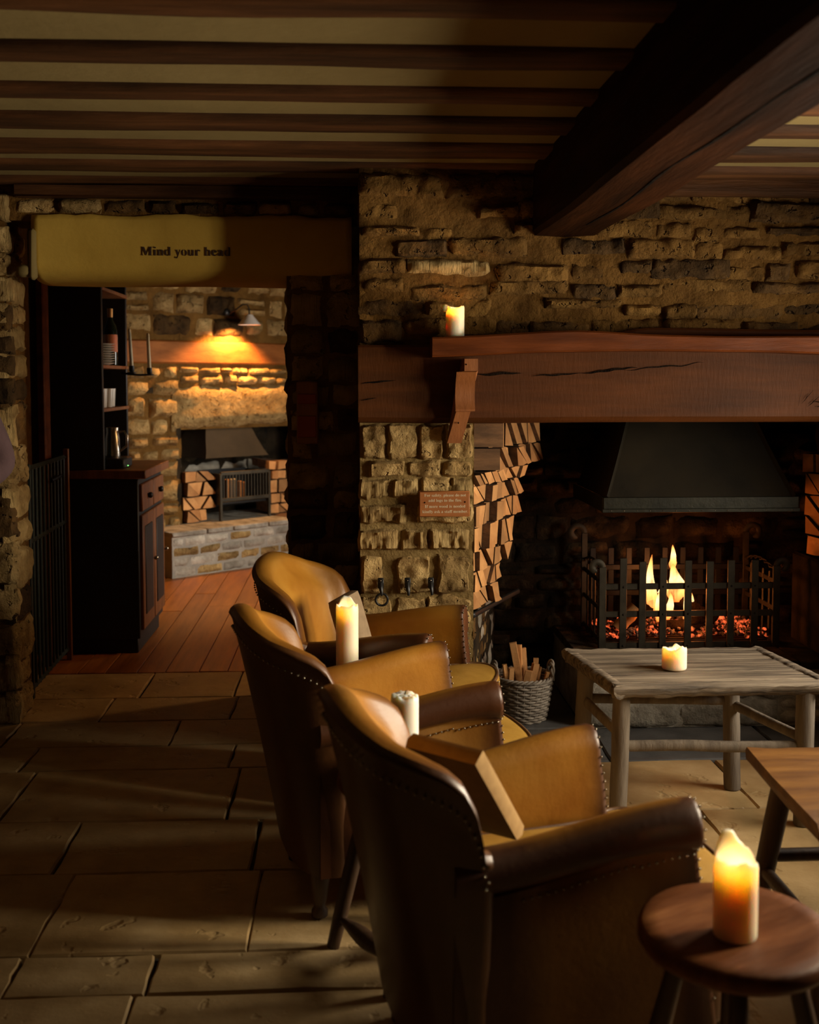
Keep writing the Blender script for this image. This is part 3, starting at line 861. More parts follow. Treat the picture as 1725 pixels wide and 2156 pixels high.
for e in (0, n):
    b0 = len(vs); vs.append((secs[e][0][0], 4.13, secs[e][0][2])); fs.append(tuple([e * m_ + k for k in range(m_)] + [b0]))
mb.add(vs, fs)
fire_beam = struct('trim_1', mb, M['bressummer'], None, 35)
fire_beam['label'] = 'broad dark oak beam spanning the fireplace opening under the shelf'


def split_crack(parent, pts, y, wmax, name='drying_split'):
    """A dark open split sunk in the face of a beam: thin sliver polygons."""
    mb = MB(); top, bot = [], []
    for i, (x_, z_) in enumerate(pts):
        w = wmax * math.sin(PI * (i + .3) / (len(pts) - .4)) * (0.6 + .4 * abs(nz(x_ * 30, 1, 1)))
        top.append((x_, y, z_ + w)); bot.append((x_, y - .0005, z_ - w * .6))
    k = len(pts)
    mb.add(top + bot, [(i, i + 1, k + i + 1, k + i) for i in range(k - 1)])
    obj(name, mb, M['char'], parent)

def wander(x0, z0, x1, z1, n, amp, seed):
    return [(x0 + (x1 - x0) * i / n, z0 + (z1 - z0) * i / n + amp * nz(x0 + i * .35, seed, 0)) for i in range(n + 1)]
split_crack(fire_beam, wander(.45, 1.418, .62, 1.425, 10, .006, 1), 3.9815, .0105)
split_crack(fire_beam, wander(.655, 1.414, .85, 1.424, 12, .006, 2), 3.9815, .006)
split_crack(fire_beam, wander(.84, 1.424, 1.05, 1.445, 12, .008, 3), 3.9815, .0095)
split_crack(fire_beam, wander(1.0, 1.436, 1.30, 1.462, 14, .010, 4), 3.9815, .005)
split_crack(fire_beam, wander(.03, 1.385, .16, 1.40, 8, .004, 5), 3.9815, .006)
split_crack(fire_beam, wander(.03, 1.325, .09, 1.335, 6, .003, 6), 3.9815, .004)
for k in range(7):
    split_crack(fire_beam, wander(1.655 + .012 * k, 1.30 + .01 * (k % 3), 1.67 + .012 * k + .03 * (k % 2), 1.375 - .012 * k, 6, .005, 20 + k), 3.9815, .0028)

# raised hearth platform with stone front
PF = Frame((0, 4.275, 0), 0)
mb = MB(); wall_rects(mb, PF, [(.93, 2.15, 0, .235)], .70, .05, .004)
hearth = struct('trim_2', mb, M['grey_stone'], None, 60)
hearth['label'] = 'raised stone hearth platform under the fire basket'
courses(hearth, PF, .935, 2.14, .0, .235, (.10, .13), (.34, .60), .010, .018, [(M['grey_stone'], 1)], .015, .008, 41, 0)
xs = [.92, 1.35, 1.8, 2.15]
for a, b in zip(xs, xs[1:]):
    mb = MB().box(((a + b) / 2, 4.6, .252), (b - a - .006, .70, .036), .006)
    obj('hearth_slab', mb, M['soot_stone'], hearth, fix=False)

# ---- other walls of the room (behind and beside the camera)
wall_left = struct('wall_left', MB().box((-2.65, 1.6, 1.12), (.1, 5.8, 2.28)), M['beam'])
wall_front = struct('wall_front', MB().box((0, -1.25, 1.12), (6.4, .1, 2.28)), M['beam'])
mb = MB()
X0, X1 = 2.24, 2.54
WN = (2.15, 2.59, .82, 1.85); WF = (2.72, 3.52, .75, 1.55)
for (y0, y1, z0, z1) in ((-1.2, 2.15, 0, CEIL), (2.59, 2.72, 0, CEIL), (3.52, 4.2, 0, CEIL), (2.15, 2.59, 0, .82), (2.15, 2.59, 1.85, CEIL), (2.72, 3.52, 0, .75), (2.72, 3.52, 1.55, CEIL)):
    mb.box(((X0 + X1) / 2, (y0 + y1) / 2, (z0 + z1) / 2), (X1 - X0, y1 - y0, z1 - z0))
wall_right = struct('wall_right', mb, M['beam'])


def window(name, wy, x):
    y0, y1, z0, z1 = wy
    mb = MB()
    for (a, b, c, d_) in ((y0, y1, z0, z0 + .04), (y0, y1, z1 - .04, z1), (y0, y0 + .04, z0, z1), (y1 - .04, y1, z0, z1)):
        mb.box((x, (a + b) / 2, (c + d_) / 2), (.05, b - a, d_ - c), .004)
    w = struct(name, mb, M['window_paint'])
    mb = MB().box((x, (y0 + y1) / 2, (z0 + z1) / 2), (.022, .022, z1 - z0 - .06))
    mb.box((x, (y0 + y1) / 2, (z0 + z1) / 2), (.022, y1 - y0 - .06, .022))
    obj('glazing_bar', mb, M['window_paint'], w)
    g = MB().box((x, (y0 + y1) / 2, (z0 + z1) / 2), (.004, y1 - y0 - .07, z1 - z0 - .07))
    obj('pane', g, M['glass'], w)
window('window_1', WN, 2.44)
window('window_2', WF, 2.44)

# ---- back room shell
FW = Frame((-1.585, 7.905, 0), R(42))
wall_far = struct('wall_far', wall_rects(MB(), FW, [(-1.2, .42, 0, 2.6), (.42, 1.65, 1.03, 2.6), (1.65, 3.6, 0, 2.6)], .12, .08, .010, seed=5), M['mortar'], angle=180)
FS = [(M['stone'], 5), (M['dark_stone'], 2)]
def far_skip(a, b, c, d_):
    if b > .30 and a < 1.75 and d_ > .2 and c < 1.36: return True
    if b > .1 and c < 1.70 and d_ > 1.50: return True
    return False
courses(wall_far, FW, -.05, .40, .30, 1.50, (.07, .17), (.12, .24), .022, .045, [(M['stone'], 1)], .03, .008, 51, skip=lambda a, b, c, d_: False)
courses(wall_far, FW, .40, 1.8, 1.36, 1.50, (.06, .08), (.09, .22), .018, .05, [(M['stone'], 1)], .025, .014, 52)
courses(wall_far, FW, -.05, 1.8, 1.73, 2.40, (.10, .19), (.16, .34), .03, .035, FS, .03, .008, 53)
put_stone(wall_far, FW, 1.06, 1.205, 1.44, .31, .05, M['stone'], .04, .012, 77, name='lintel_stone')
# wooden mantel over the far fireplace
mb = MB()
mb.box(FW.p(.86, 1.605, -.05), (1.9, .15, .17), .012, Matrix.Rotation(R(42), 3, 'Z'))
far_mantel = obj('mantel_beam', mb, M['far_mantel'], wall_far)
# far hearth recess
mb = MB(); IF_ = Frame(FW.p(0, 0, -.50), R(42))
wall_rects(mb, IF_, [(-.1, 2.8, 0, 1.4)], .1, .1, .015)
wall_rects(mb, Frame(FW.p(.42, 0, -.5), R(42 - 90) + PI), [(-.5, 0, 0, 1.3)], .04, .1, .0)
wall_rects(mb, Frame(FW.p(1.65, 0, 0), R(42 + 90) + PI), [(0, .5, 0, 1.3)], .04, .1, .0)
mb.box(FW.p(1.3, 1.33, -.28), (2.8, .56, .05), 0, Matrix.Rotation(R(42), 3, 'Z'))
far_recess = struct('wall_far_recess', mb, M['soot_mortar'], angle=30)
courses(far_recess, IF_, .42, 1.62, .34, 1.05, (.12, .2), (.22, .42), .02, .03, [(M['grey_stone'], 2), (M['soot_stone'], 1)], .04, .012, 55)
# brick fronted step
SF = Frame(FW.p(0, 0, .36), R(42))
mb = MB(); wall_rects(mb, SF, [(.10, 2.2, 0, .30)], .84, .08, .004)
far_step = struct('trim_3', mb, M['pale_mortar'], None, 60)
far_step['label'] = 'low grey brick step in front of the far fireplace'
rr = random.Random(61)
for r_ in range(4):
    t = .10 - (.09 if r_ % 2 else 0)
    while t < 1.7:
        w = rr.uniform(.16, .24)
        a, b = max(t, .105), min(t + w, 1.75)
        if b - a > .04:
            put_stone(far_step, SF, (a + b) / 2, .038 + r_ * .072, b - a - .018, .056, .012, M['stone'] if rr.random() < .35 else M['grey_stone'], .03, .004, rr.randint(0, 10 ** 6), name='brick')
        t += w
t = .09
while t < 1.7:
    w = rr.uniform(.22, .34)
    mb = MB().box((0, 0, 0), (w - .01, .80, .035), .006)
    link('hearth_tile', mb.mesh('hearth_tile', M['grey_stone'] if rr.random() < .5 else M['bark'], 40, False), far_step, SF.p(t + w / 2, .312, -.38), R(42))
    t += w
struct('wall_left_back', MB().box((-1.66, 6.9, 1.2), (.1, 4.5, 2.6)), M['mortar'])
struct('wall_right_back', MB().box((1.25, 7.6, 1.2), (.1, 4.9, 2.6)), M['plaster'])
struct('ceiling_back', MB().box((-.3, 7.3, 2.36), (3.4, 5.5, .1)), M['plaster'])
mb = MB().box((-1.497, 5.40, 1.1), (.035, .10, 2.2), .006)
struct('trim_4', mb, M['mantel'])

# ================================================================ THINGS
# ---------------------------------------------------------------- leather wing armchairs
def plan(u, s):
    """Plan of the wrap-round back at height fraction s: outer point (x, y); u from -1 (right wing) to 1 (left wing)."""
    a = .085 + (.250 - .085) * s; b = .262 + (.282 - .262) * s; n = 2.5
    ph = u * PI / 2
    c, d = math.cos(ph), math.sin(ph)
    x = -.195 - a * abs(c) ** (2 / n)
    y = math.copysign(b * abs(d) ** (2 / n), d)
    return Vector((x, y, 0))


WING = [(0, .545), (.008, .59), (.02, .632), (.045, .675), (.08, .702), (.13, .722), (.19, .742), (.23, .765), (.25, .782)]


def wing_top(u):
    xw = .25 * abs(math.cos(u * PI / 2)) ** .8
    for (a, za), (b, zb) in zip(WING, WING[1:]):
        if xw <= b: return za + (zb - za) * (xw - a) / (b - a) + .012 * (1 - min(1, abs(u) / .5)) ** 2
    return .79


def frame_at(u, z):
    s = min(1, max(0, z / .80))
    p = plan(u, s)
    e = 2e-3
    t = plan(min(1, u + e), s) - plan(max(-1, u - e), s)
    t.normalize()
    nrm = Vector((t.y, -t.x, 0))
    c = Vector((.0, 0, 0)) - p
    if nrm.dot(c) < 0: nrm = -nrm
    return p, nrm, t


def build_back(root):
    us = []
    K = 44
    for i in range(K + 1):
        v = -1 + 2 * i / K
        us.append(math.copysign(1 - (1 - abs(v)) ** 1.5, v))
    def profile(u):
        zt = wing_top(u); a = 1 - abs(u) ** 2
        r = .031 - .007 * abs(u)
        pts = []
        zb = .13
        for k in range(9):
            z = zb + (zt - r - zb) * k / 8
            pts.append((0.0 + .006 * math.sin(PI * k / 8), z))
        for k in range(1, 9):
            ang = PI - PI * k / 9
            pts.append((r + (r + .008) * math.cos(ang), zt - r + (r + .004) * math.sin(ang)))
        for k in range(10):
            z = zt - r - .01 + (.36 - (zt - r - .01)) * k / 9
            h = (z - .36) / max(.05, zt - .40)
            pad = .052 * a * math.sin(PI * min(1, max(0, h)) * .9 + .25) + .022 * a * math.exp(-((h - .80) / .16) ** 2)
            pts.append((.060 + .012 * (k > 0) + pad, z))
        return pts
    outer = MB(); n_out = 15
    rings = []
    def ring(u, dx=0.0, shrink=1.0):
        out = []
        for q, z in profile(u):
            p, nrm, t = frame_at(u, z)
            q2 = .034 + (q - .034) * shrink
            w = p + nrm * q2
            out.append((w.x + dx, w.y, z - (1 - shrink) * (.02 if z > .5 else 0)))
        return out
    for k in range(3, 0, -1):
        an = PI / 2 * k / 3
        rings.append(ring(-1, .026 * math.sin(an), max(.05, math.cos(an))))
    for u in us: rings.append(ring(u))
    for k in range(1, 4):
        an = PI / 2 * k / 3
        rings.append(ring(1, .026 * math.sin(an), max(.05, math.cos(an))))
    m = len(rings[0])
    def strip(name, k0, k1, mat):
        mb = MB()
        vs = [r[k] for r in rings for k in range(k0, k1)]
        w = k1 - k0
        mb.add(vs, [(i * w + k, i * w + k + 1, (i + 1) * w + k + 1, (i + 1) * w + k) for i in range(len(rings) - 1) for k in range(w - 1)])
        return obj(name, mb, mat, root, 180)
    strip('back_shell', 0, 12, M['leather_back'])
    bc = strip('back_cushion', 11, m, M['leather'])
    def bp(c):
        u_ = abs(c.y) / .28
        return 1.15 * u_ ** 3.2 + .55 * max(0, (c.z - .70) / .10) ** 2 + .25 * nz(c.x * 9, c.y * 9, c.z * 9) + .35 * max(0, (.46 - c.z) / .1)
    stain_and_shade(bc, bp)
    # nailheads inside the rolled edge, on the outside of the wings
    nb = MB(); pts = []
    for i in range(500):
        u = -1 + 2 * i / 499
        zt = wing_top(u) - .058
        p, nrm, t = frame_at(u, zt)
        pts.append(p - nrm * .004 + Vector((0, 0, zt)))
    for sg in (-1, 1):
        for k in range(2):
            z = .50 - .0 - k * .013
            p, nrm, t = frame_at(sg, z)
            pts.append(p - nrm * .004 + Vector((.004, 0, z)))
    last = None
    for p in pts:
        if last is None or (p - last).length > .0165:
            dome(nb, p, .0042); last = p
    stuff(obj('nailheads', nb, M['nail'], root, 180))


def dome(mb, c, r):
    c = Vector(c); v = [c + Vector(d) * r for d in ((1, 0, 0), (-1, 0, 0), (0, 1, 0), (0, -1, 0), (0, 0, 1), (0, 0, -1))]
    mb.add(v, [(0, 2, 4), (2, 1, 4), (1, 3, 4), (3, 0, 4), (2, 0, 5), (1, 2, 5), (3, 1, 5), (0, 3, 5)])


def arm_z(x): 
    t = min(1, max(0, (x + .22) / .46)); return .545 + .060 * t * t * (3 - 2 * t)


def build_arm(root, sg):
    mb = MB(); nails = MB()
    xs = [-.25 + .47 * i / 18 for i in range(19)]
    def prof(x, grow=1.0):
        zt = arm_z(x); t = (x + .22) / .44
        r = (.042 + .008 * max(0, t) ** 3)
        cy = .236 + .012 * max(0, t) ** 2; cz = zt - r
        pts = [(.262, .13), (.262, .26), (.260, .36), (.258, cz - r * 1.02)]
        for k in range(11):
            an = R(-70) + R(70 + 205) * k / 10
            pts.append((cy + r * math.cos(an), cz + r * math.sin(an)))
        pts += [(.196 - .006 * t, .48), (.192, .42), (.196, .36), (.20, .13)]
        return pts
    def lean(x, z):
        t = max(0, (x + .22) / .44)
        return x + t * (.055 * (1 - min(1, (z - .13) / .45)) ** 1.2)
    secs = [[(lean(x, z), sg * y, z) for y, z in prof(x)] for x in xs]
    # rounded front: shrink the section towards its middle
    base = prof(.22)
    for k in range(1, 5):
        an = PI / 2 * k / 4
        s = 1 - .24 * (1 - math.cos(an)); dx = .014 * math.sin(an)
        secs.append([(lean(.22, z) + dx, sg * (.228 + (y - .228) * s), .36 + (z - .36) * (1 - .03 * (1 - math.cos(an)))) for y, z in base])
    m = len(secs[0]); vs = [p for s_ in secs for p in s_]
    fs = [(i * m + k, i * m + (k + 1) % m, (i + 1) * m + (k + 1) % m, (i + 1) * m + k) for i in range(len(secs) - 1) for k in range(m)]
    fs += [tuple(reversed(range(m))), tuple((len(secs) - 1) * m + k for k in range(m))]
    mb.add(vs, fs)
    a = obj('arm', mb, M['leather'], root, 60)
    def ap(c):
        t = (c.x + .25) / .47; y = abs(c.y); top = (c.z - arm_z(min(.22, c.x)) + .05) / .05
        return .85 * max(0, 1 - t / .42) + 1.3 * max(0, (y - .235) / .05) + .30 * max(0, top) + .6 * max(0, (t - .90) / .10) ** 2 + .25 * nz(c.x * 9, c.y * 9, c.z * 9)  # shade painted onto the outer arm side; other terms are rub-off wear
    stain_and_shade(a, ap)
    # nails: round the front facing and under the roll outside
    front = secs[-3]
    loop = [Vector(p) for p in front]
    acc = []
    for i in range(len(loop) - 1):
        p, q = loop[i], loop[i + 1]
        k = max(1, int((q - p).length / .006))
        acc += [p.lerp(q, j / k) for j in range(k)]
    last = None
    for p in acc:
        if p.z < .2: continue
        if last is None or (p - last).length > .0155:
            dome(nails, p + Vector((.004, 0, 0)), .0036); last = p
    x = -.12
    while x < .225:
        z = arm_z(x) - .102 - .006 * (x > .1)
        dome(nails, (lean(x, z), sg * .262, z), .0038); x += .0155
    stuff(obj('nailheads', nails, M['nail'], a, 180))
    return a


def cushion_mesh(poly, z0, z1, r, crown):
    """Upholstered pad: plan outline, rounded edge of radius r, crowned top."""
    n = len(poly); c = Vector((sum(p[0] for p in poly) / n, sum(p[1] for p in poly) / n))
    mb = MB(); rings = []
    def inset(k): return [Vector((p[0], p[1])) + (c - Vector((p[0], p[1]))).normalized() * k for p in poly]
    for k in range(5):
        an = PI / 2 * k / 4
        rings.append([(p.x, p.y, z0 + r - r * math.cos(an)) for p in inset(r - r * math.sin(an))])
    for k in range(5):
        an = PI / 2 * k / 4
        rings.append([(p.x, p.y, z1 - r + r * math.sin(an)) for p in inset(r - r * math.cos(an))])
    for s in (.7, .4, .15):
        q = inset(r); rings.append([(c.x + (p.x - c.x) * s, c.y + (p.y - c.y) * s, z1 + crown * (1 - s * s)) for p in q])
    vs = [p for g in rings for p in g]
    fs = [(i * n + k, i * n + (k + 1) % n, (i + 1) * n + (k + 1) % n, (i + 1) * n + k) for i in range(len(rings) - 1) for k in range(n)]
    fs += [tuple(reversed(range(n))), tuple((len(rings) - 1) * n + k for k in range(n))]
    mb.add(vs, fs)
    return mb


def smooth_poly(pts, it=2):
    for _ in range(it):
        o = []
        for i in range(len(pts)):
            p, q = pts[i], pts[(i + 1) % len(pts)]
            o += [(p[0] * .75 + q[0] * .25, p[1] * .75 + q[1] * .25), (p[0] * .25 + q[0] * .75, p[1] * .25 + q[1] * .75)]
        pts = o
    return pts


def make_chair():
    root = thing('wing_armchair', '', 'armchair')
    build_back(root)
    build_arm(root, 1); build_arm(root, -1)
    tee = smooth_poly([(-.30, -.18), (.235, -.182), (.25, -.24), (.33, -.245), (.385, -.15), (.40, 0), (.385, .15), (.33, .245), (.25, .24), (.235, .182), (-.30, .18)])
    seat = obj('seat_cushion', cushion_mesh(tee, .29, .405, .03, .022), M['seat_leather'], root, 60)
    n = len(tee); c = Vector((.03, 0))
    path = [Vector((p[0], p[1], .400)) + Vector((c.x - p[0], c.y - p[1], 0)).normalized() * .010 for p in tee]
    obj('piping', MB().tube(path, .0058, 6, closed=True), M['piping'], seat, 180)
    base = smooth_poly([(-.27, -.20), (.23, -.20), (.25, -.235), (.32, -.24), (.365, -.15), (.378, 0), (.365, .15), (.32, .24), (.25, .235), (.23, .20), (-.27, .20)])
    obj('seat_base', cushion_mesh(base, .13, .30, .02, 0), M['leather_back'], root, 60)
    for sx, sy in ((.31, .20), (.31, -.20), (-.24, .19), (-.24, -.19)):
        mb = MB().lathe([(.012, 0), (.022, .004), (.022, .02), (.014, .03), (.020, .05), (.027, .10), (.029, .15)], 12, (sx, sy, 0))
        obj('leg', mb, M['dark_wood'], root, 60)
    return root

chair = make_chair()
NEAR = ((.374, 2.190, 0), R(12)); MID = ((.105, 3.010, 0), R(13)); FAR = ((.10, 3.678, 0), R(-20))
chair.location, chair.rotation_euler, chair.scale = NEAR[0], (0, 0, NEAR[1]), (1, .93, 1)
chair['label'] = 'tan leather wing armchair with a dark brown cushion, closest to the round candle stool'
chair['group'] = 'tan leather wing armchairs'
dup(chair, *MID, label='tan leather wing armchair in the middle of the row, empty seat, turned to the fire')
dup(chair, *FAR, label='tan leather wing armchair against the stone pillar under the iron hooks')


def pad_between(a, b, c, d, th, name, mats, label, cat, edge_mat=None):
    """Upholstered pad whose face has the four corners a, b, c, d."""
    a, b, c, d = map(Vector, (a, b, c, d))
    nrm = (b - a).cross(d - a).normalized()
    root = thing(name, label, cat, tuple((a + b + c + d) / 4))
    o = (a + b + c + d) / 4
    def P(u, v): return a.lerp(b, u).lerp(d.lerp(c, u), v) - o
    mb = MB(); N = 12
    def face(sg):
        def f(u, v):
            e = max(abs(2 * u - 1), abs(2 * v - 1)); bulge = th * (.5 + .5 * (1 - e ** 2.5))
            return P(u, v) + nrm * sg * bulge
        return f
    mb.grid(face(1), N, N); mb.grid(face(-1), N, N, True)
    obj('cover', mb, mats, root, 180)
    mb = MB(); ring = [(i / N, 0) for i in range(N)] + [(1, i / N) for i in range(N)] + [(1 - i / N, 1) for i in range(N)] + [(0, 1 - i / N) for i in range(N)]
    k = len(ring); vs = []
    for sg in (-.5, 0, .5):
        for u, v in ring:
            p = P(u, v); vs.append(p + p.normalized() * (.006 if sg == 0 else 0.0005) + nrm * th * sg * 1.02)
    mb.add(vs, [(r_ * k + i, r_ * k + (i + 1) % k, (r_ + 1) * k + (i + 1) % k, (r_ + 1) * k + i) for r_ in range(2) for i in range(k)])
    obj('edge_band', mb, edge_mat or mats, root, 50)
    return root

pad_between((.115, 2.190, .665), (.245, 2.078, .665), (.350, 2.225, .450), (.215, 2.325, .450), .034, 'seat_cushion_pad', M['brown_cloth'],
            'dark brown cushion with an ochre edge leaning in the armchair by the round candle stool', 'cushion', M['gold_cloth'])
pad_between((-.06, 3.60, .665), (-.005, 3.71, .675), (.055, 3.71, .455), (.0, 3.59, .455), .05, 'linen_cushion', M['tan_cloth'],
            'small tan cloth cushion in the armchair against the stone pillar', 'cushion')

# ---------------------------------------------------------------- round stools used as candle tables
def make_stool():
    root = thing('round_stool', '', 'stool')
    mb = MB().lathe([(0, .418), (.14, .418), (.163, .424), (.170, .436), (.168, .452), (.160, .459), (.13, .457), (0, .455)], 40,
                    wob=lambda a, z: .012 * math.sin(2 * a + 1) + .006 * math.sin(5 * a))
    obj('seat', mb, M['stool_top'], root, 50)
    L = []
    for k in range(4):
        a = R(45 + 90 * k); t = Vector((.088 * math.cos(a), .088 * math.sin(a), .425)); b = Vector((.188 * math.cos(a), .188 * math.sin(a), 0))
        L.append((t, b))
        path = [t.lerp(b, i / 10) for i in range(11)]
        obj('leg', MB().tube(path, [.014, .016, .017, .018, .019, .0195, .0195, .019, .018, .017, .016], 12), M['dark_wood'], root, 60)
    def at(i, h): t, b = L[i]; return b.lerp(t, h / .425)
    def spindle(p, q):
        path = [p.lerp(q, i / 12) for i in range(13)]
        return MB().tube(path, [.009 + .013 * math.sin(PI * i / 12) ** 2 for i in range(13)], 10)
    obj('stretcher', spindle(at(1, .075), at(2, .075)), M['dark_wood'], root, 60)
    obj('stretcher', spindle(at(3, .075), at(0, .075)), M['dark_wood'], root, 60)
    obj('stretcher', spindle((at(1, .075) + at(2, .075)) / 2, (at(3, .075) + at(0, .075)) / 2), M['dark_wood'], root, 60)
    return root

stool = make_stool()
STN = (.662, 1.805, 0); STM = (.130, 2.583, 0); STF = (-.03, 3.37, 0)
stool.location, stool.rotation_euler = STN, (0, 0, R(28))
stool['label'] = 'round dark wood stool with a tall burning candle, beside the armchair holding the brown cushion'
stool['group'] = 'round stools used as candle tables'
dup(stool, STM, R(30), label='round wooden stool with splayed legs holding the unlit candle, between two armchairs')
cs = thing('candle_stand', 'slim turned wooden stand carrying the candle between the two armchairs by the pillar', 'stand', (-.018, 3.372, 0))
obj('top', MB().lathe([(0, .435), (.045, .437), (.056, .443), (.056, .453), (.048, .457), (0, .456)], 24), M['stool_top'], cs, 50)
obj('pillar', MB().lathe([(.012, .05), (.020, .08), (.014, .12), (.018, .22), (.022, .28), (.013, .34), (.012, .40), (.022, .436)], 16), M['dark_wood'], cs, 60)
obj('base', MB().lathe([(0, 0), (.062, 0), (.064, .012), (.040, .028), (.014, .052), (0, .054)], 24), M['dark_wood'], cs, 50)

# ---------------------------------------------------------------- candles
def candle(name, label, loc, r, h, seed, lit=True, crater=.03, peak=.0, peak_a=0.0, power=.12, mat='wax', lump=False, wall_t=.010):
    root = thing(name, label, 'candle', loc, 0, 'pillar candles')
    n = 40; mb = MB(); rings = []
    def rim(a):
        return h - .010 - .012 * (nz(math.cos(a) * 1.6, math.sin(a) * 1.6, seed) + .5) + .004 * nz(math.cos(a) * 5, math.sin(a) * 5, seed) \
            + peak * max(0, math.cos((a - peak_a) * .8 if abs(a - peak_a) < PI else PI / 2)) ** 5 - (.020 * max(0, -math.cos(a)) ** 12 if lump else 0)
    def A(j):
        a = 2 * PI * j / n
        while a - peak_a > PI: a -= 2 * PI
        while a - peak_a < -PI: a += 2 * PI
        return a
    def ring(rad, zf):
        return [(rad * math.cos(A(j)) * (1 + .012 * nz(math.cos(A(j)) * 2, math.sin(A(j)) * 2, seed + 3)), rad * math.sin(A(j)), zf(A(j))) for j in range(n)]
    rings.append(ring(r * .96, lambda a: 0.0)); rings.append(ring(r, lambda a: .004))
    for k in range(1, 7): rings.append(ring(r, lambda a, k=k: .004 + (rim(a) - .008) * k / 6.3))
    rings.append(ring(r - .0015, lambda a: rim(a) - .002)); rings.append(ring(r - wall_t * .45, lambda a: rim(a)))
    rings.append(ring(r - wall_t, lambda a: rim(a) - .004))
    fl = h - crater - .012
    rings.append(ring(r - wall_t * 1.35, lambda a: (rim(a) + fl) / 2)); rings.append(ring(r * .52, lambda a: fl)); rings.append(ring(.004, lambda a: fl + .001))
    vs = [p for g in rings for p in g]
    fs = [(i * n + j, i * n + (j + 1) % n, (i + 1) * n + (j + 1) % n, (i + 1) * n + j) for i in range(len(rings) - 1) for j in range(n)]
    fs += [tuple(reversed(range(n))), tuple((len(rings) - 1) * n + j for j in range(n))]
    mb.add(vs, fs)
    body = obj('wax_body', mb, M[mat], root, 180)
    obj('wick', MB().tube([(0, 0, fl - .002), (.001, 0, fl + .006), (.003, 0, fl + .011)], .0012, 6), M['char'], root)
    if lit:
        fm = MB().lathe([(0.0006, 0), (.0035, .004), (.0042, .008), (.003, .014), (.0006, .021)], 10, (.002, 0, fl + .006))
        obj('flame', fm, M['wick_flame'], root, 180)
        point_light('candle_light', (.002, 0, fl + .018), power, (1.0, .52, .20), .006, root)
    if lump:
        mb = MB().lathe([(0, -.014), (.009, -.011), (.0125, -.003), (.0125, .004), (.008, .011), (0, .013)], 16, (-r - .003, -.006, h - .020))
        obj('wax_drip', mb, M[mat], root, 180)
    return root

candle('pillar_candle', 'tall lit ivory candle with a torn rim on the round stool in front', (.648, 1.775, .457), .0365, .150, 4, peak=.034, peak_a=R(95), crater=.042, power=.42, wall_t=.007)
candle('pillar_candle', 'short stubby lit candle with a broken rim on the weathered coffee table', (1.046, 3.462, .462), .040, .083, 9, peak=.010, peak_a=R(-15), crater=.030, power=.62, wall_t=.008)
candle('pillar_candle', 'lit candle with a curled wax lump on the red-brown mantel shelf', (.370, 3.93, 1.5555), .0335, .122, 6, peak=.006, peak_a=R(120), crater=.032, power=.85, lump=True, wall_t=.008)
candle('pillar_candle', 'tall candle glowing orange at its tip, on a slim stand between two armchairs', (-.018, 3.372, .457), .035, .262, 7, peak=.014, peak_a=R(100), crater=.045, power=.35, wall_t=.007)
candle('pillar_candle', 'unlit white candle on the stool behind the armchair with the brown cushion', (.124, 2.582, .457), .0335, .205, 12, lit=False, crater=.006, mat='cold_wax', wall_t=.016)

# ---------------------------------------------------------------- weathered coffee table
tb = thing('coffee_table', 'weathered grey-brown rustic coffee table on round pole legs before the fire', 'table', (1.11, 3.5, 0))
def W(x, y, z): return (x - 1.11, y - 3.5, z)
C0 = [(.735, 3.728), (1.432, 3.722), (1.492, 3.285), (.805, 3.272)]     # back left, back right, front right, front left
def tpt(u, v):
    a = Vector(C0[3]).lerp(Vector(C0[2]), u); b = Vector(C0[0]).lerp(Vector(C0[1]), u)
    return a.lerp(b, v)
rr = random.Random(3)
vs_ = [0.065, .36, .66, .95]
for v0, v1 in zip(vs_, vs_[1:]):
    mb = MB(); N = 24; secs = []
    for i in range(N + 1):
        u = .045 + .91 * i / N
        row = []
        for k, v in enumerate([v0 + .003, v0 + .012, v0 + .1, (v0 + v1) / 2, v1 - .1, v1 - .012, v1 - .003]):
            p = tpt(u, v); z = .4585 + .0022 * nz(p.x * 9, p.y * 30, 1) + .0015 * nz(p.x * 30, p.y * 60, 2) - (.003 if k in (0, 6) else 0)
            row.append(W(p.x, p.y, z))
        row += [W(*tpt(u, v1 - .003), .430), W(*tpt(u, v0 + .003), .430)]
        secs.append(row)
    m_ = 9; vs = [p for s_ in secs for p in s_]
    fs = [(i * m_ + k, i * m_ + (k + 1) % m_, (i + 1) * m_ + (k + 1) % m_, (i + 1) * m_ + k) for i in range(N) for k in range(m_)]
    fs += [tuple(range(m_)), tuple(N * m_ + k for k in reversed(range(m_)))]
    mb.add(vs, fs); obj('board', mb, M['table'], tb, 50)
def edge_strip(p, q, w, seed, mat):
    """Gnarled timber edging of the table top."""
    p, q = Vector(p), Vector(q); d = (q - p); L = d.length; d.normalize(); s = Vector((-d.y, d.x))
    mb = MB(); N = 30; secs = []
    for i in range(N + 1):
        c = p + (q - p) * (i / N); row = []
        for k, (o, z) in enumerate([(-w / 2, .436), (-w / 2 - .003, .452), (-w / 2 + .006, .463), (0, .4645), (w / 2 - .008, .463), (w / 2, .455), (w / 2 - .003, .436), (w / 2 - .012, .421), (0, .418), (-w / 2 + .012, .421)]):
            g = .0035 * nz(i * .45, k * .7, seed) + .0025 * nz(i * 1.7, k, seed)
            r_ = c + s * (o + g * 1.2); row.append(W(r_.x, r_.y, z + g))
        secs.append(row)
    m_ = 10; vs = [a for s_ in secs for a in s_]
    fs = [(i * m_ + k, i * m_ + (k + 1) % m_, (i + 1) * m_ + (k + 1) % m_, (i + 1) * m_ + k) for i in range(N) for k in range(m_)]
    fs += [tuple(range(m_)), tuple(N * m_ + k for k in reversed(range(m_)))]
    mb.add(vs, fs); return obj('edge_strip', mb, mat, tb, 50)
edge_strip(tpt(-.005, .028), tpt(1.005, .028), .036, 1, M['table'])
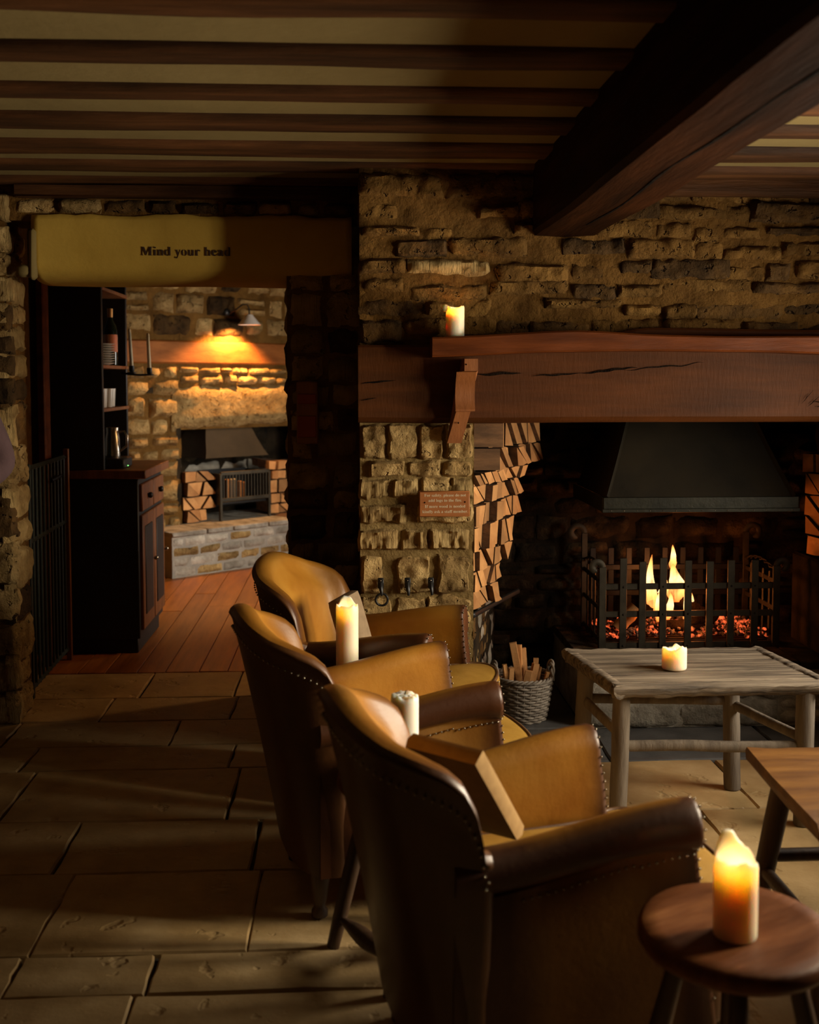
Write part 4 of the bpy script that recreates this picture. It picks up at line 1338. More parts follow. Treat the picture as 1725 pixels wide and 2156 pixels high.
edge_strip(tpt(.0, .972), tpt(1.0, .972), .034, 5, M['table'])
edge_strip(tpt(.02, -.01), tpt(.02, 1.01), .042, 9, M['table'])
edge_strip(tpt(.98, -.01), tpt(.98, 1.01), .040, 14, M['table'])
LT = {'fl': ((.842, 3.335), (.847, 3.385)), 'fr': ((1.425, 3.32), (1.415, 3.30)), 'br': ((1.295, 3.635), (1.300, 3.612)), 'bl': ((.800, 3.665), (.780, 3.66))}
LEGP = {}
for k, ((x0, y0), (x1, y1)) in LT.items():
    path = []
    for i in range(9):
        t = i / 8; path.append(Vector(W(x0 + (x1 - x0) * t + .003 * nz(t * 3, ord(k[0]), 1), y0 + (y1 - y0) * t, .43 * (1 - t))))
    LEGP[k] = path
    obj('leg', MB().tube(path, [.0285 + .002 * nz(i * .6, ord(k[1]), ord(k[0])) for i in range(9)], 14), M['table_leg'], tb, 60)
def lp(k, z): t = 1 - z / .43; P_ = LEGP[k]; i = min(7, int(t * 8)); return P_[i].lerp(P_[i + 1], t * 8 - i)
for a, b, z, r_ in (('fl', 'fr', .245, .0185), ('bl', 'br', .305, .017), ('bl', 'fl', .30, .018), ('br', 'fr', .29, .018)):
    p, q = lp(a, z), lp(b, z - .02 if a[0] == 'b' and b[0] == 'f' else z)
    obj('stretcher', MB().tube([p.lerp(q, i / 8) + Vector((0, 0, .004 * nz(i * .5, r_ * 900, 0))) for i in range(9)], r_, 10, squash=(1.0, .7)), M['table_leg'], tb, 60)

# ---------------------------------------------------------------- low bench at the right
be = thing('low_bench', 'low honey-brown plank bench at the edge of the view beside the coffee table', 'bench', (1.35, 2.46, 0))
mb = MB(); N = 26; secs = []
for i in range(N + 1):
    x = -.355 + .80 * i / N
    row = []
    for k, (y, z) in enumerate([(-.245, .428), (-.25, .445), (-.235, .458), (-.1, .456), (.05, .454), (.15, .456), (.24, .458), (.254, .447), (.248, .425), (.22, .405), (0, .400), (-.22, .404)]):
        g = nz(x * 5, y * 7, 3) * .008 + nz(x * 16, y * 16, 8) * .003
        xx = x + (.05 * (y + .25) - .01 if i == 0 else 0) * (1 - i / N) + (.018 * (z < .42) if i == 0 else 0)
        row.append((xx + .0, y + g, z + g * .5))
    secs.append(row)
m_ = 12; vs = [p for s_ in secs for p in s_]
fs = [(i * m_ + k, i * m_ + (k + 1) % m_, (i + 1) * m_ + (k + 1) % m_, (i + 1) * m_ + k) for i in range(N) for k in range(m_)]
fs += [tuple(range(m_)), tuple(N * m_ + k for k in reversed(range(m_)))]
mb.add(vs, fs); obj('seat_plank', mb, M['bench'], be, 50)
BL = {}
for k, (t, b) in dict(a=((-.27, .17, .41), (-.335, .20, 0)), b=((-.27, -.17, .41), (-.335, -.20, 0)), c=((.36, .17, .41), (.42, .20, 0)), d=((.36, -.17, .41), (.42, -.20, 0))).items():
    t, b = Vector(t), Vector(b); BL[k] = (t, b)
    obj('leg', MB().tube([t.lerp(b, i / 6) for i in range(7)], [.026, .027, .027, .026, .025, .025, .024], 12), M['dark_wood'], be, 60)
def bp_(k, z): t, b = BL[k]; return b.lerp(t, z / .41)
for a, b, z in (('a', 'c', .20), ('b', 'd', .20), ('a', 'b', .16), ('c', 'd', .16)):
    obj('stretcher', MB().tube([bp_(a, z).lerp(bp_(b, z), i / 4) for i in range(5)], .017, 10), M['dark_wood'], be, 60)

NTH = 'first second third fourth fifth sixth seventh eighth ninth tenth eleventh twelfth thirteenth fourteenth fifteenth sixteenth'.split()

# ---------------------------------------------------------------- wicker basket with kindling
bk = thing('wicker_basket', 'grey woven willow basket of kindling on the slate beside the pillar', 'basket', (.702, 4.42, 0))
def brad(z): return .088 + .032 * (z / .18) ** .7
ns_ = 26
for k in range(ns_):
    a = 2 * PI * k / ns_
    path = [((brad(z) - .001) * math.cos(a), (brad(z) - .001) * math.sin(a), z) for z in [0.0, .03, .06, .09, .12, .15, .175]]
    obj('stake', MB().tube(path, .0034, 5), M['wicker'], bk, 180, fix=False)
for r_ in range(15):
    z0 = .008 + r_ * .0112; path = []
    for j in range(78):
        a = 2 * PI * j / 78
        path.append(((brad(z0) + .0045 * math.cos(13 * a + PI * (r_ % 2))) * math.cos(a), (brad(z0) + .0045 * math.cos(13 * a + PI * (r_ % 2))) * math.sin(a), z0 + .0015 * nz(a * 2, r_, 1)))
    obj('weave_row', MB().tube(path, .0055, 5, closed=True), M['wicker'], bk, 180, fix=False)
for s in range(3):
    path = []
    for j in range(90):
        a = 2 * PI * j / 90; w = 24 * a / 2 + s * 2 * PI / 3
        path.append(((brad(.18) + .006 * math.cos(w)) * math.cos(a), (brad(.18) + .006 * math.cos(w)) * math.sin(a), .180 + .006 * math.sin(w)))
    obj('rim_braid', MB().tube(path, .0048, 5, closed=True), M['wicker'], bk, 180, fix=False)
for sx in (-1, 1):
    for s in range(2):
        path = []
        for j in range(31):
            t = j / 30; an = PI * t
            c = Vector((sx * (.112 + .006 * math.sin(an)), -.052 * math.cos(an), .172 + .066 * math.sin(an)))
            w = 16 * t + s * PI
            path.append(c + Vector((.005 * math.cos(w), .0, .005 * math.sin(w))))
        obj('handle', MB().tube(path, .0052, 6), M['wicker'], bk, 180, fix=False)
obj('base', MB().lathe([(0, .003), (.085, .003), (.09, .008), (0, .012)], 24), M['wicker'], bk)
KR = random.Random(14)
kin = [((-.012, .0, .03), (-.022, .018, .305), .034, .020), ((.004, -.03, .03), (.05, -.02, .235), .030, .022), ((-.05, .02, .04), (-.075, .015, .225), .020, .016), ((.02, .03, .04), (.005, .045, .285), .028, .016), ((.05, .01, .04), (.058, .03, .245), .022, .018),
       ((-.02, -.04, .03), (.015, -.055, .215), .03, .022), ((-.06, -.02, .05), (-.055, -.045, .225), .024, .014), ((.06, -.03, .06), (.095, -.045, .205), .016, .012), ((.01, .0, .03), (-.045, -.005, .32), .03, .018), ((.03, .0, .03), (.07, .03, .21), .026, .018)]
order = sorted(range(len(kin)), key=lambda i: kin[i][1][0])
for i, (p, q, w, t) in enumerate(kin):
    p, q = Vector(p), Vector(q); ax = (q - p); L = ax.length; ax.normalize()
    ex = ax.cross(Vector((0, 1, 0))).normalized(); ez = ax.cross(ex)
    a_ = KR.uniform(-.5, .5); ex, ez = ex * math.cos(a_) + ez * math.sin(a_), ez * math.cos(a_) - ex * math.sin(a_)
    mb = MB().prism([(-w / 2, -t / 2), (w / 2, -t / 2 * .6), (w / 2 * .8, t / 2), (-w / 2 * .9, t / 2 * .8)], ax, L, p, ex, ez)
    o = obj('kindling_stick', mb, M['wood_end'], None, 20, loc=(.702, 4.42, 0))
    tag(o, 'pale split kindling stick in the willow basket, top end %s from the left' % NTH[order.index(i)], 'kindling', 'kindling in the willow basket')

# ---------------------------------------------------------------- firewood stacks
def log_piece(name, poly, origin, axis, ex, length, label, group, loc=None):
    ez = Vector((0, 0, 1))
    axis, ex = Vector(axis), Vector(ex)
    mb = MB().prism([(p[0], p[1]) for p in poly], -axis, length, (0, 0, 0), ex, ez, 0, 1, taper=.95)
    o = obj(name, mb, [M['bark'], M['wood_end']], None, 25, loc=tuple(origin))
    return tag(o, label, 'log', group)


def log_rows(P0, ang, z0, z1, tmax, hr, wr, length, seed, label, group, jut=.02, skip=None, gap=.004, end='the left'):
    """Split logs stacked in rows; the cut ends make an uneven face along direction ang from P0."""
    rr = random.Random(seed)
    ex = Vector((math.cos(ang), math.sin(ang), 0)); ax = Vector((math.sin(ang), -math.cos(ang), 0))
    z = z0; row = 0
    while z < z1 - .02:
        h = rr.uniform(*hr)
        if z1 - z - h < hr[0] * .6: h = z1 - z
        T = tmax(z + h / 2)
        tb_ = tt = rr.uniform(-.03, 0)
        up = True; col_ = -1
        while min(tb_, tt) < T:
            w = rr.uniform(*wr)
            kind = rr.random()
            if kind < .55:
                if up: nb, nt_ = tb_ + w * 1.25, tt + w * rr.uniform(.05, .35)
                else: nb, nt_ = tb_ + w * rr.uniform(.05, .35), tt + w * 1.25
                up = not up
            else:
                nb, nt_ = tb_ + w * rr.uniform(.7, 1.0), tt + w * rr.uniform(.7, 1.0)
            jj = lambda: rr.uniform(-.004, .004)
            poly = [(tb_ + gap, z + gap + jj()), (nb - gap, z + gap + jj()), (nt_ - gap, z + h - gap + jj()), (tt + gap, z + h - gap + jj())]
            if nt_ - tt < .03: poly = [poly[0], ((poly[0][0] + poly[1][0]) / 2, poly[0][1] - .003), poly[1], ((poly[2][0] + poly[3][0]) / 2, poly[2][1])]
            elif nb - tb_ < .03: poly = [((poly[0][0] + poly[1][0]) / 2, poly[0][1]), poly[2], ((poly[2][0] + poly[3][0]) / 2, poly[3][1] + .003), poly[3]]
            cx = sum(p[0] for p in poly) / 4; cz = sum(p[1] for p in poly) / 4
            col_ += 1
            if skip is None or not skip(cx, cz):
                o = Vector((P0[0], P0[1], 0)) + ex * cx + ax * rr.uniform(-jut, jut); o.z = cz
                a = rr.uniform(-.12, .12)
                log_piece('split_log', [(p[0] - cx, p[1] - cz) for p in poly], o, (ax + ex * a + Vector((0, 0, rr.uniform(-.10, .10)))).normalized(), ex, length * rr.uniform(.85, 1.05), '%s, %s row up, %s from %s' % (label, NTH[row], NTH[col_], end), group)
            tb_, tt = nb, nt_
        z += h; row += 1

gl = 'split logs stacked left of the fire'
lab = 'split log with pale cut end stacked beside the stone pillar'
def tm(z): return .20 + (z - .5) / .73 * .46
log_rows((.455, 4.10), R(60), .515, 1.045, tm, (.065, .105), (.04, .085), .20, 71, 'split log beside the stone pillar', gl, .018, end='the pillar')
log_rows((.545, 4.22), R(62), 1.045, 1.245, lambda z: .52, (.085, .11), (.06, .10), .22, 72, 'split log high under the fire beam', gl, .018, end='the pillar')
# the two thick logs on top, lying with their long sides to the room
for k, (z, h, x1, d_) in enumerate(((1.058, .083, .560, .10), (1.146, .092, .572, .11))):
    mb = MB().prism([(-.05, -h / 2), (.05, -h / 2 * .9), (.055, h / 2 * .6), (.0, h / 2), (-.05, h / 2 * .95)], (-1, 0, 0), .20, (0, 0, 0), (0, 1, 0), (0, 0, 1), 0, 1)
    tag(obj('split_log', mb, [M['bark'], M['wood_end']], None, 25, loc=(x1, 4.165, z + h / 2)), ('thick split log lying on its side, lower of two beside the pillar', 'thick split log lying on its side, upper of two beside the pillar')[k], 'log', 'thick split logs beside the pillar')
ir = MB().tube([(.43, 4.105, .50), (.462, 4.115, .502), (.62, 4.40, .508), (.70, 4.55, .508)], .009, 8, squash=(1.3, .8))
tag(obj('log_shelf_bar', ir, M['black_iron'], None), 'black iron bar carrying the stacked logs beside the pillar', 'shelf bar')
log_rows((1.925, 4.50), R(-64), .66, 1.09, lambda z: .17, (.08, .10), (.06, .09), .18, 73, 'split log lit red right of the hood', 'split logs stacked right of the fire', .015, skip=None)

# ---------------------------------------------------------------- fire basket
fb = thing('fire_basket', 'forged iron fire basket of flat bars around the burning logs', 'fire basket', (1.42, 4.68, .27))
def bar(name, p, q, w, t, mat=None, mbx=None):
    p, q = Vector(p), Vector(q)
    c = (p + q) / 2; sz = [abs(q[i] - p[i]) for i in range(3)]
    d = max(range(3), key=lambda i: sz[i])
    size = [t, t, t]; size[d] = sz[d]
    if d == 2: size = [w, t, sz[2]]
    if d == 0: size = [sz[0], t, w]
    if d == 1: size = [t, sz[1], w]
    return obj(name, MB().box(c, size, .0015), mat or M['iron'], fb)
xl, xr, yf, yb = -.372, .372, -.18, .18
fxs = [-.285, -.203, -.115, -.008, .085, .176, .278]
for i, x in enumerate(fxs):
    bar('front_bar', (x, yf - .008, 0), (x, yf - .008, .372 + (.012 if i in (0, 2) else -.004 if i in (1, 4) else 0)), .030, .008)
for z in (.012, .145, .262):
    bar('front_rail', (xl, yf, z), (xr, yf, z), .026, .008)
    bar('back_rail', (xl, yb, z + .02), (xr, yb, z + .02), .024, .008, M['black_iron'])
    for sx in (xl, xr): bar('side_rail', (sx, yf, z + .01), (sx, yb, z + .02), .020, .008)
for i in range(9):
    x = xl + (xr - xl) * (i + .5) / 9
    bar('back_bar', (x, yb + .008, 0), (x, yb + .008, .37), .026, .008, M['black_iron'])
for sx in (xl, xr):
    for i in range(4):
        y = yf + (yb - yf) * (i + 1) / 5
        path = [(sx, y, z) for z in [k * .31 / 12 for k in range(13)]]
        obj('side_bar', MB().tube(path, [.0045 + .0012 * (k % 2) for k in range(13)], 4), M['iron'], fb)
    sc = 1 if sx > 0 else -1
    bar('corner_post', (sx, yf - .004, -.02), (sx, yf - .004, .345), .030, .014)
    def scroll(cx, y, cz, r0, name='scroll', back=False):
        path = []
        for k in range(26):
            an = 0 + 1.55 * PI * k / 25; r_ = r0 * (1 - .45 * k / 25)
            path.append((cx - sc * 0 + sc * (r0 - r_ * math.cos(an)) - sc * 0, y, cz + r_ * math.sin(an)))
        obj(name, MB().tube(path, [.0085] * 22 + [.007, .006, .005, .004], 6, squash=(1.6, .7)), M['iron'], fb, 60)
    scroll(sx, yf - .004, .345, .026)
    bar('rear_post', (sx, yb, -.02), (sx, yb, .44), .026, .014)
    scroll(sx, yb, .44, .036)
    # twisted top bar of the side
    for s in range(2):
        path = [(sx + .006 * math.cos(k * .9 + s * PI), yf + (yb - yf) * k / 24, .318 + .03 * math.sin(PI * k / 24) + .006 * math.sin(k * .9 + s * PI)) for k in range(25)]
        obj('twisted_rail', MB().tube(path, .004, 5), M['iron'], fb, 180)
for z in (.012, .145, .262):
    for i in (0, 2, 3, 5, 6):
        mb = MB(); dome(mb, (fxs[i], yf - .013, z), .0052); obj('rivet', mb, M['black_iron'], fb, 180)
for y in [yf + .04 * k for k in range(1, 9)]:
    bar('grate_bar', (xl, y, .008), (xr, y, .008), .012, .010)

# embers, burning logs, flames
er = random.Random(9)
mb = MB()
for k in range(900):
    x = er.uniform(-.34, .35); y = er.uniform(-.15, .15)
    hgt = .03 + .055 * math.exp(-((x + .02) / .22) ** 2) * (1 - abs(y) / .25) + .02 * (x > .08)
    c = (x, y, er.uniform(.02, hgt)); s = er.uniform(.006, .019)
    q = Matrix.Rotation(er.uniform(0, 3), 3, Vector((er.random(), er.random(), er.random() + .1)).normalized())
    mb.box(c, (s * er.uniform(.7, 1.6), s, s * er.uniform(.6, 1)), s * .25, q)
o = obj('ember_bed', mb, M['ember'], None, 30, loc=(1.42, 4.68, .285))
tag(o, 'bed of glowing embers and ash in the bottom of the fire basket', 'embers', None, 'stuff')
blogs = [((-.24, -.06, .075), (.02, .06, .20), .034, 'charred log leaning left in the flames', 'char'), ((.16, -.05, .075), (-.03, .03, .19), .032, 'charred log leaning right in the flames', 'char'),
         ((-.10, -.10, .07), (.10, -.09, .075), .026, 'burnt log lying low across the embers', 'char'), ((-.285, -.09, .06), (-.20, -.085, .15), .030, 'unburnt pale log propped at the end of the fire basket', 'wood_end'),
         ((.02, -.115, .10), (.115, -.11, .115), .024, 'black stub of burnt wood behind the front bars', 'char')]
for p, q, r_, lb, mt in blogs:
    p, q = Vector(p), Vector(q)
    path = [p.lerp(q, i / 8) for i in range(9)]
    mb = MB().tube(path, [r_ * (1 + .18 * nz(i * .7, r_ * 90, 2)) for i in range(9)], 9)
    tag(obj('burning_log', mb, M[mt], None, 40, loc=(1.42, 4.68, .272)), lb, 'log', 'logs burning in the fire basket')
def flame(loc, h, r, lean, seed, label):
    mb = MB(); n = 14; K = 16; rings = []
    for k in range(K + 1):
        t = k / K
        rad = r * min(1, (t + .06) / .30) ** .6 * (1 - t) ** .75 * 1.25 + .0005
        cx = lean * t + r * .35 * math.sin(t * 5 + seed) * t; cy = .3 * r * math.sin(t * 5 + seed * 2)
        rings.append([(cx + rad * math.cos(2 * PI * j / n) * (1 + .3 * nz(j * .8, t * 4, seed)), cy + .6 * rad * math.sin(2 * PI * j / n), h * t) for j in range(n)])
    vs = [p for g in rings for p in g]
    fs = [(i * n + j, i * n + (j + 1) % n, (i + 1) * n + (j + 1) % n, (i + 1) * n + j) for i in range(K) for j in range(n)]
    mb.add(vs, fs)
    o = obj('flame', mb, M['flame'], None, 180, loc=loc)
    return tag(o, label, 'flame', 'flames of the log fire')
for (x, y, z, h, r_, ln, lb) in [(1.305, 4.66, .38, .26, .024, -.006, 'slim tall flame at the left of the log fire'), (1.418, 4.67, .43, .17, .046, -.008, 'broad bright flame in the middle of the log fire'),
                                 (1.400, 4.68, .575, .105, .0165, .004, 'detached flame tip floating above the log fire'), (1.318, 4.60, .36, .15, .016, .004, 'narrow flame licking low at the left log'),
                                 (1.362, 4.62, .36, .12, .022, .012, 'small flame between the crossed logs'), (1.440, 4.59, .355, .15, .017, -.004, 'narrow flame behind the middle front bar'),
                                 (1.492, 4.66, .36, .12, .030, -.03, 'low orange flame at the right log'), (1.36, 4.72, .37, .17, .035, .01, 'flame rising behind the charred logs')]:
    flame((x, y, z), h, r_, ln, x * 40, lb)
point_light('fire_light', (1.42, 4.60, .50), 5.0, (1.0, .26, .05), .07)
point_light('fire_light_low', (1.42, 4.52, .37), 1.4, (1.0, .28, .06), .05)

# ---------------------------------------------------------------- smoke hood
hd = thing('smoke_hood', 'dull bronze smoke hood with riveted green rim hanging above the fire', 'smoke hood', (1.415, 4.66, .866))
def hood_ring(t):
    k = (1 - t) ** 1.35
    hx = .198 + .192 * k; fy = -.06 - .245 * k; by = .27
    return hx, fy, by
prof = [hood_ring(i / 14) for i in range(15)]
mb = MB(); vs = []; 
for i, (hx, fy, by) in enumerate(prof):
    z = .058 + .62 * i / 14 * (1 if True else 0)
    vs += [(-hx, by, z), (-hx, fy, z), (hx, fy, z), (hx, by, z)]
fs = []
for i in range(14):
    for k in range(4):
        fs.append((i * 4 + k, i * 4 + (k + 1) % 4, (i + 1) * 4 + (k + 1) % 4, (i + 1) * 4 + k))
mb.add(vs, fs); obj('canopy', mb, M['hood'], hd, 30)
mb = MB(); hx, fy, by = .402, -.312, .275
for (c, s) in (((0, fy, .03), (2 * hx, .008, .060)), ((-hx, (fy + by) / 2, .03), (.008, by - fy, .060)), ((hx, (fy + by) / 2, .03), (.008, by - fy, .060)), ((0, fy - .004, .006), (2 * hx + .012, .014, .016))):
    mb.box(c, s, .002)
rim = obj('rim', mb, M['hood_rim'], hd)
for i in range(15):
    mb = MB(); dome(mb, (-hx + .03 + (2 * hx - .06) * i / 14, fy - .012, .006), .0030); obj('rivet', mb, M['steel'], rim, 180)
for sx in (-1, 1):
    mb = MB(); path = []
    for i, (hx_, fy_, by_) in enumerate(prof):
        path.append((sx * (hx_ - .008), fy_ - .003, .058 + .62 * i / 14))
    mb.tube(path, .012, 4, squash=(1.2, .3)); obj('corner_strap', mb, M['hood'], hd, 40)

# ---------------------------------------------------------------- mantel shelf, corbel, sign, hooks
sh = thing('mantel_shelf', 'thick red-brown wooden shelf on top of the dark fire beam', 'shelf', (1.2, 3.93, 1.5))
mb = MB(); n = 70; secs = []
for i in range(n + 1):
    X = .284 + 1.95 * i / n
    bow = .020 * math.exp(-((X - .75) / .28) ** 2)
    zt = 1.553 + bow + .0045 * math.tanh((X - .6) * 3) + .003 * nz(X * 4, 1, 1); zb = 1.479 + .025 * (1 / (1 + math.exp(-(X - .55) * 9))) - .010 * (X > 1.2) * min(1, (X - 1.2) * 2) + .003 * nz(X * 3, 5, 1)
    yf_ = 3.865 + .004 * nz(X * 5, 3, 3)
    secs.append([(X - 1.2, 4.0 - 3.93, zt - 1.5), (X - 1.2, yf_ + .006 - 3.93, zt - 1.5), (X - 1.2, yf_ - 3.93, zt - .006 - 1.5), (X - 1.2, yf_ - 3.93, zb + .006 - 1.5), (X - 1.2, yf_ + .006 - 3.93, zb - 1.5), (X - 1.2, 4.0 - 3.93, zb - 1.5)])
vs = [p for s_ in secs for p in s_]
fs = [(i * 6 + k, i * 6 + (k + 1) % 6, (i + 1) * 6 + (k + 1) % 6, (i + 1) * 6 + k) for i in range(n) for k in range(6)] + [tuple(range(6)), tuple(n * 6 + k for k in reversed(range(6)))]
mb.add(vs, fs); obj('board', mb, M['mantel'], sh, 35)

cb = thing('shelf_bracket', 'carved brown wooden bracket under the left end of the mantel shelf', 'bracket', (.405, 3.985, 1.17))
# side outline of the bracket: (out from the beam, height)
out_ = [(0, .305), (.110, .305), (.110, .262), (.118, .258), (.108, .245), (.088, .225), (.074, .20), (.068, .17), (.072, .145), (.082, .125), (.080, .118), (.060, .116), (.050, .09), (.040, .05), (.026, .0), (0, .0)]
def widen(z): return (.048 if z > .26 else .070 if z > .117 else .052)
mb = MB()
k = len(out_)
def off(z): return (.018 if z > .26 else 0) - .030 * max(0, (.118 - z) / .118)
L_ = [(-widen(z) / 2 + off(z) - (.004 if z < .118 else 0), -o, z) for o, z in out_]; R_ = [(widen(z) / 2 + off(z) - (.004 if z < .118 else 0), -o, z) for o, z in out_]
mb.add(L_ + R_, [(i, (i + 1) % k, k + (i + 1) % k, k + i) for i in range(k)] + [tuple(range(k)), tuple(reversed(range(k, 2 * k)))])
obj('bracket_body', mb, M['corbel'], cb, 30)
mb = MB(); dome(mb, (.0, -.111, .285), .003); obj('peg', mb, M['char'], cb); mb = MB(); dome(mb, (-.022, -.052, .075), .004); obj('peg', mb, M['char'], cb)

sg = thing('wooden_sign', 'small brown wooden sign with cream lettering screwed to the stone pillar', 'sign', (.336, 3.975, .947), R(1.5))
obj('plaque', MB().box((0, 0, 0), (.186, .022, .094), .003), M['plaque'], sg)
for t, w, z in (('For safety, please do not', .153, .0275), ('add logs to the fire.', .123, .0085), ('If more wood is needed', .149, -.0135), ('kindly ask a staff member.', .167, -.0325)):
    lettering('lettering', t, w, (.002, -.0113, z), M['cream_paint'], sg, thin=-.006, thick=.0004)
for x, z in ((-.073, .006), (.075, .007)):
    mb = MB(); dome(mb, (x, -.0112, z), .0036); obj('screw', mb, M['char'], sg, 180)

def hook(x, ring):
    h = thing('iron_hook', '', 'hook', (x, 3.988, .640), 0, 'iron hooks on the stone pillar')
    obj('back_plate', MB().box((0, .002, .012), (.022, .008, .040), .003), M['black_iron'], h)
    obj('prong', MB().tube([(0, 0, .010), (0, -.012, .0), (.002, -.020, -.014), (.003, -.018, -.028), (.002, -.008, -.032)], [.010, .009, .007, .005, .003], 8), M['black_iron'], h)
    for z in (.004, .022):
        mb = MB(); dome(mb, (0, -.004, z), .0034); obj('screw', mb, M['steel'], h, 180)
    return h
hook(.103, 1)['label'] = 'black iron hook on the pillar, with a ring hanging from it'
hook(.202, 0)['label'] = 'black iron hook in the middle of three, nothing on it'
hook(.288, 0)['label'] = 'black iron hook below the wooden sign, straight prong'
rg = MB().tube([(.022 * math.cos(2 * PI * k / 24), -.001 * math.sin(k), .022 * math.sin(2 * PI * k / 24)) for k in range(24)], .0042, 6, closed=True)
tag(obj('iron_ring', rg, M['black_iron'], None, 180, loc=(.106, 3.969, .595)), 'black iron ring hanging from a hook on the pillar', 'ring')

# dull red box on the dark wall strip beside the doorway
rb = thing('wall_box', 'dim red box fixed to the dark wall between doorway and pillar', 'box', (-.178, 4.385, 1.27))
obj('case', MB().box((0, 0, 0), (.086, .06, .25), .006), M['cabinet_wood'], rb)
obj('front_band', MB().box((-.002, -.032, .055), (.074, .008, .040), .003), M['red_box'], rb)
obj('lower_flap', MB().box((-.002, -.032, -.055), (.074, .008, .085), .003), M['red_box'], rb)

# ---------------------------------------------------------------- back room furniture
dr = thing('bar_dresser', 'tall near-black bar dresser with open shelves and drawers beyond the doorway', 'dresser', (-1.30, 5.90, 0))
def D(x0, x1, y0, y1, z0, z1, name, mat, bev=.004):
    return obj(name, MB().box(((x0 + x1) / 2 + 1.30, (y0 + y1) / 2 - 5.90, (z0 + z1) / 2), (x1 - x0, y1 - y0, z1 - z0), bev), M[mat], dr)
D(-1.53, -1.085, 5.57, 6.24, .08, .90, 'base_cabinet', 'cabinet')
D(-1.53, -1.10, 5.60, 6.20, 0, .08, 'plinth', 'cabinet')
D(-1.55, -1.045, 5.565, 6.27, .90, .945, 'counter_top', 'cabinet_wood')
D(-1.53, -1.253, 5.57, 5.60, .945, 2.10, 'side_panel', 'cabinet')
D(-1.53, -1.285, 6.32, 6.35, .945, 2.10, 'side_panel', 'cabinet')
D(-1.555, -1.52, 5.57, 6.35, .945, 2.10, 'back_panel', 'cabinet')
for z in (1.235, 1.46, 1.86): D(-1.53, -1.275, 5.60, 6.33, z, z + .018, 'shelf', 'cabinet_wood', .002)
D(-1.53, -1.25, 5.57, 6.35, 2.08, 2.12, 'cornice', 'cabinet')
for y0, y1 in ((5.60, 5.90), (5.92, 6.22)):
    d_ = D(-1.088, -1.068, y0, y1, .73, .87, 'drawer', 'cabinet_wood')
    obj('knob', MB().box((-1.055 + 1.30, (y0 + y1) / 2 - 5.90, .80), (.022, .03, .03), .006), M['black_iron'], d_)
    d_ = D(-1.088, -1.068, y0, y1, .12, .71, 'door', 'cabinet_wood')
    obj('panel', MB().box((-1.069 + 1.30, (y0 + y1) / 2 - 5.90, .42), (.012, y1 - y0 - .10, .46), .004), M['cabinet'], d_)
    obj('knob', MB().box((-1.052 + 1.30, y1 - .03 - 5.90, .45), (.022, .022, .022), .006), M['nail'], d_)

bt = thing('wine_bottle', 'dark wine bottle with an orange label on the dresser shelf above the plates', 'bottle', (-1.325, 6.10, 1.478))
obj('glass', MB().lathe([(.034, 0), (.037, .01), (.037, .19), (.030, .22), (.015, .25), (.014, .30), (.015, .31), (0, .31)], 20), M['bottle'], bt, 60)
obj('label', MB().lathe([(.0375, .075), (.0378, .08), (.0378, .165), (.0375, .17)], 20), M['label_paper'], bt, 60)
obj('foil_cap', MB().lathe([(.0146, .262), (.0152, .27), (.016, .312), (0, .313)], 16), M['foil'], bt, 60)
for k in range(9):
    mb = MB().lathe([(0, .0), (.045, .0), (.06, .006), (.075, .010), (.076, .012), (.058, .009), (.04, .004), (0, .004)], 24)
    tag(obj('plate', mb, M['china'], None, 60, loc=(-1.325, 5.84, 1.478 + k * .0125)), 'white plate on the dresser shelf, %s from the bottom of its stack' % NTH[k], 'plate', 'plates stacked on the dresser')
for k in range(5):
    mb = MB().lathe([(.026, 0), (.028, .004), (.034, .10), (.033, .10), (.026, .008), (0, .006)], 16)
    tag(obj('drinking_glass', mb, M['china'], None, 60, loc=(-1.335 + .01 * (k % 2), 5.70 + .1 * k, 1.253)), 'small pale tumbler on the middle dresser shelf, %s from the near end' % NTH[k], 'glass', 'tumblers on the dresser shelf')
jg = thing('coffee_jug', 'shiny metal jug with a curved handle on the dresser counter', 'jug', (-1.24, 5.72, 1.0))
obj('body', MB().lathe([(.036, 0), (.038, .01), (.036, .10), (.030, .13), (.032, .155), (0, .155)], 24), M['steel'], jg, 50)
obj('handle', MB().tube([(.034, 0, .13), (.06, 0, .135), (.075, 0, .11), (.072, 0, .06), (.036, 0, .03)], .006, 8), M['steel'], jg, 60)
md = thing('coffee_machine_base', 'low black machine with a green light on the dresser counter under the jug', 'machine', (-1.25, 5.74, .945))
obj('casing', MB().box((0, 0, .0275), (.17, .20, .055), .008), M['cabinet'], md)
mb = MB(); dome(mb, (-.03, -.102, .045), .005); obj('indicator_light', mb, M['led'], md, 180)
mb = MB(); dome(mb, (.087, -.02, .012), .003); obj('indicator_light', mb, M['led'], md, 180)

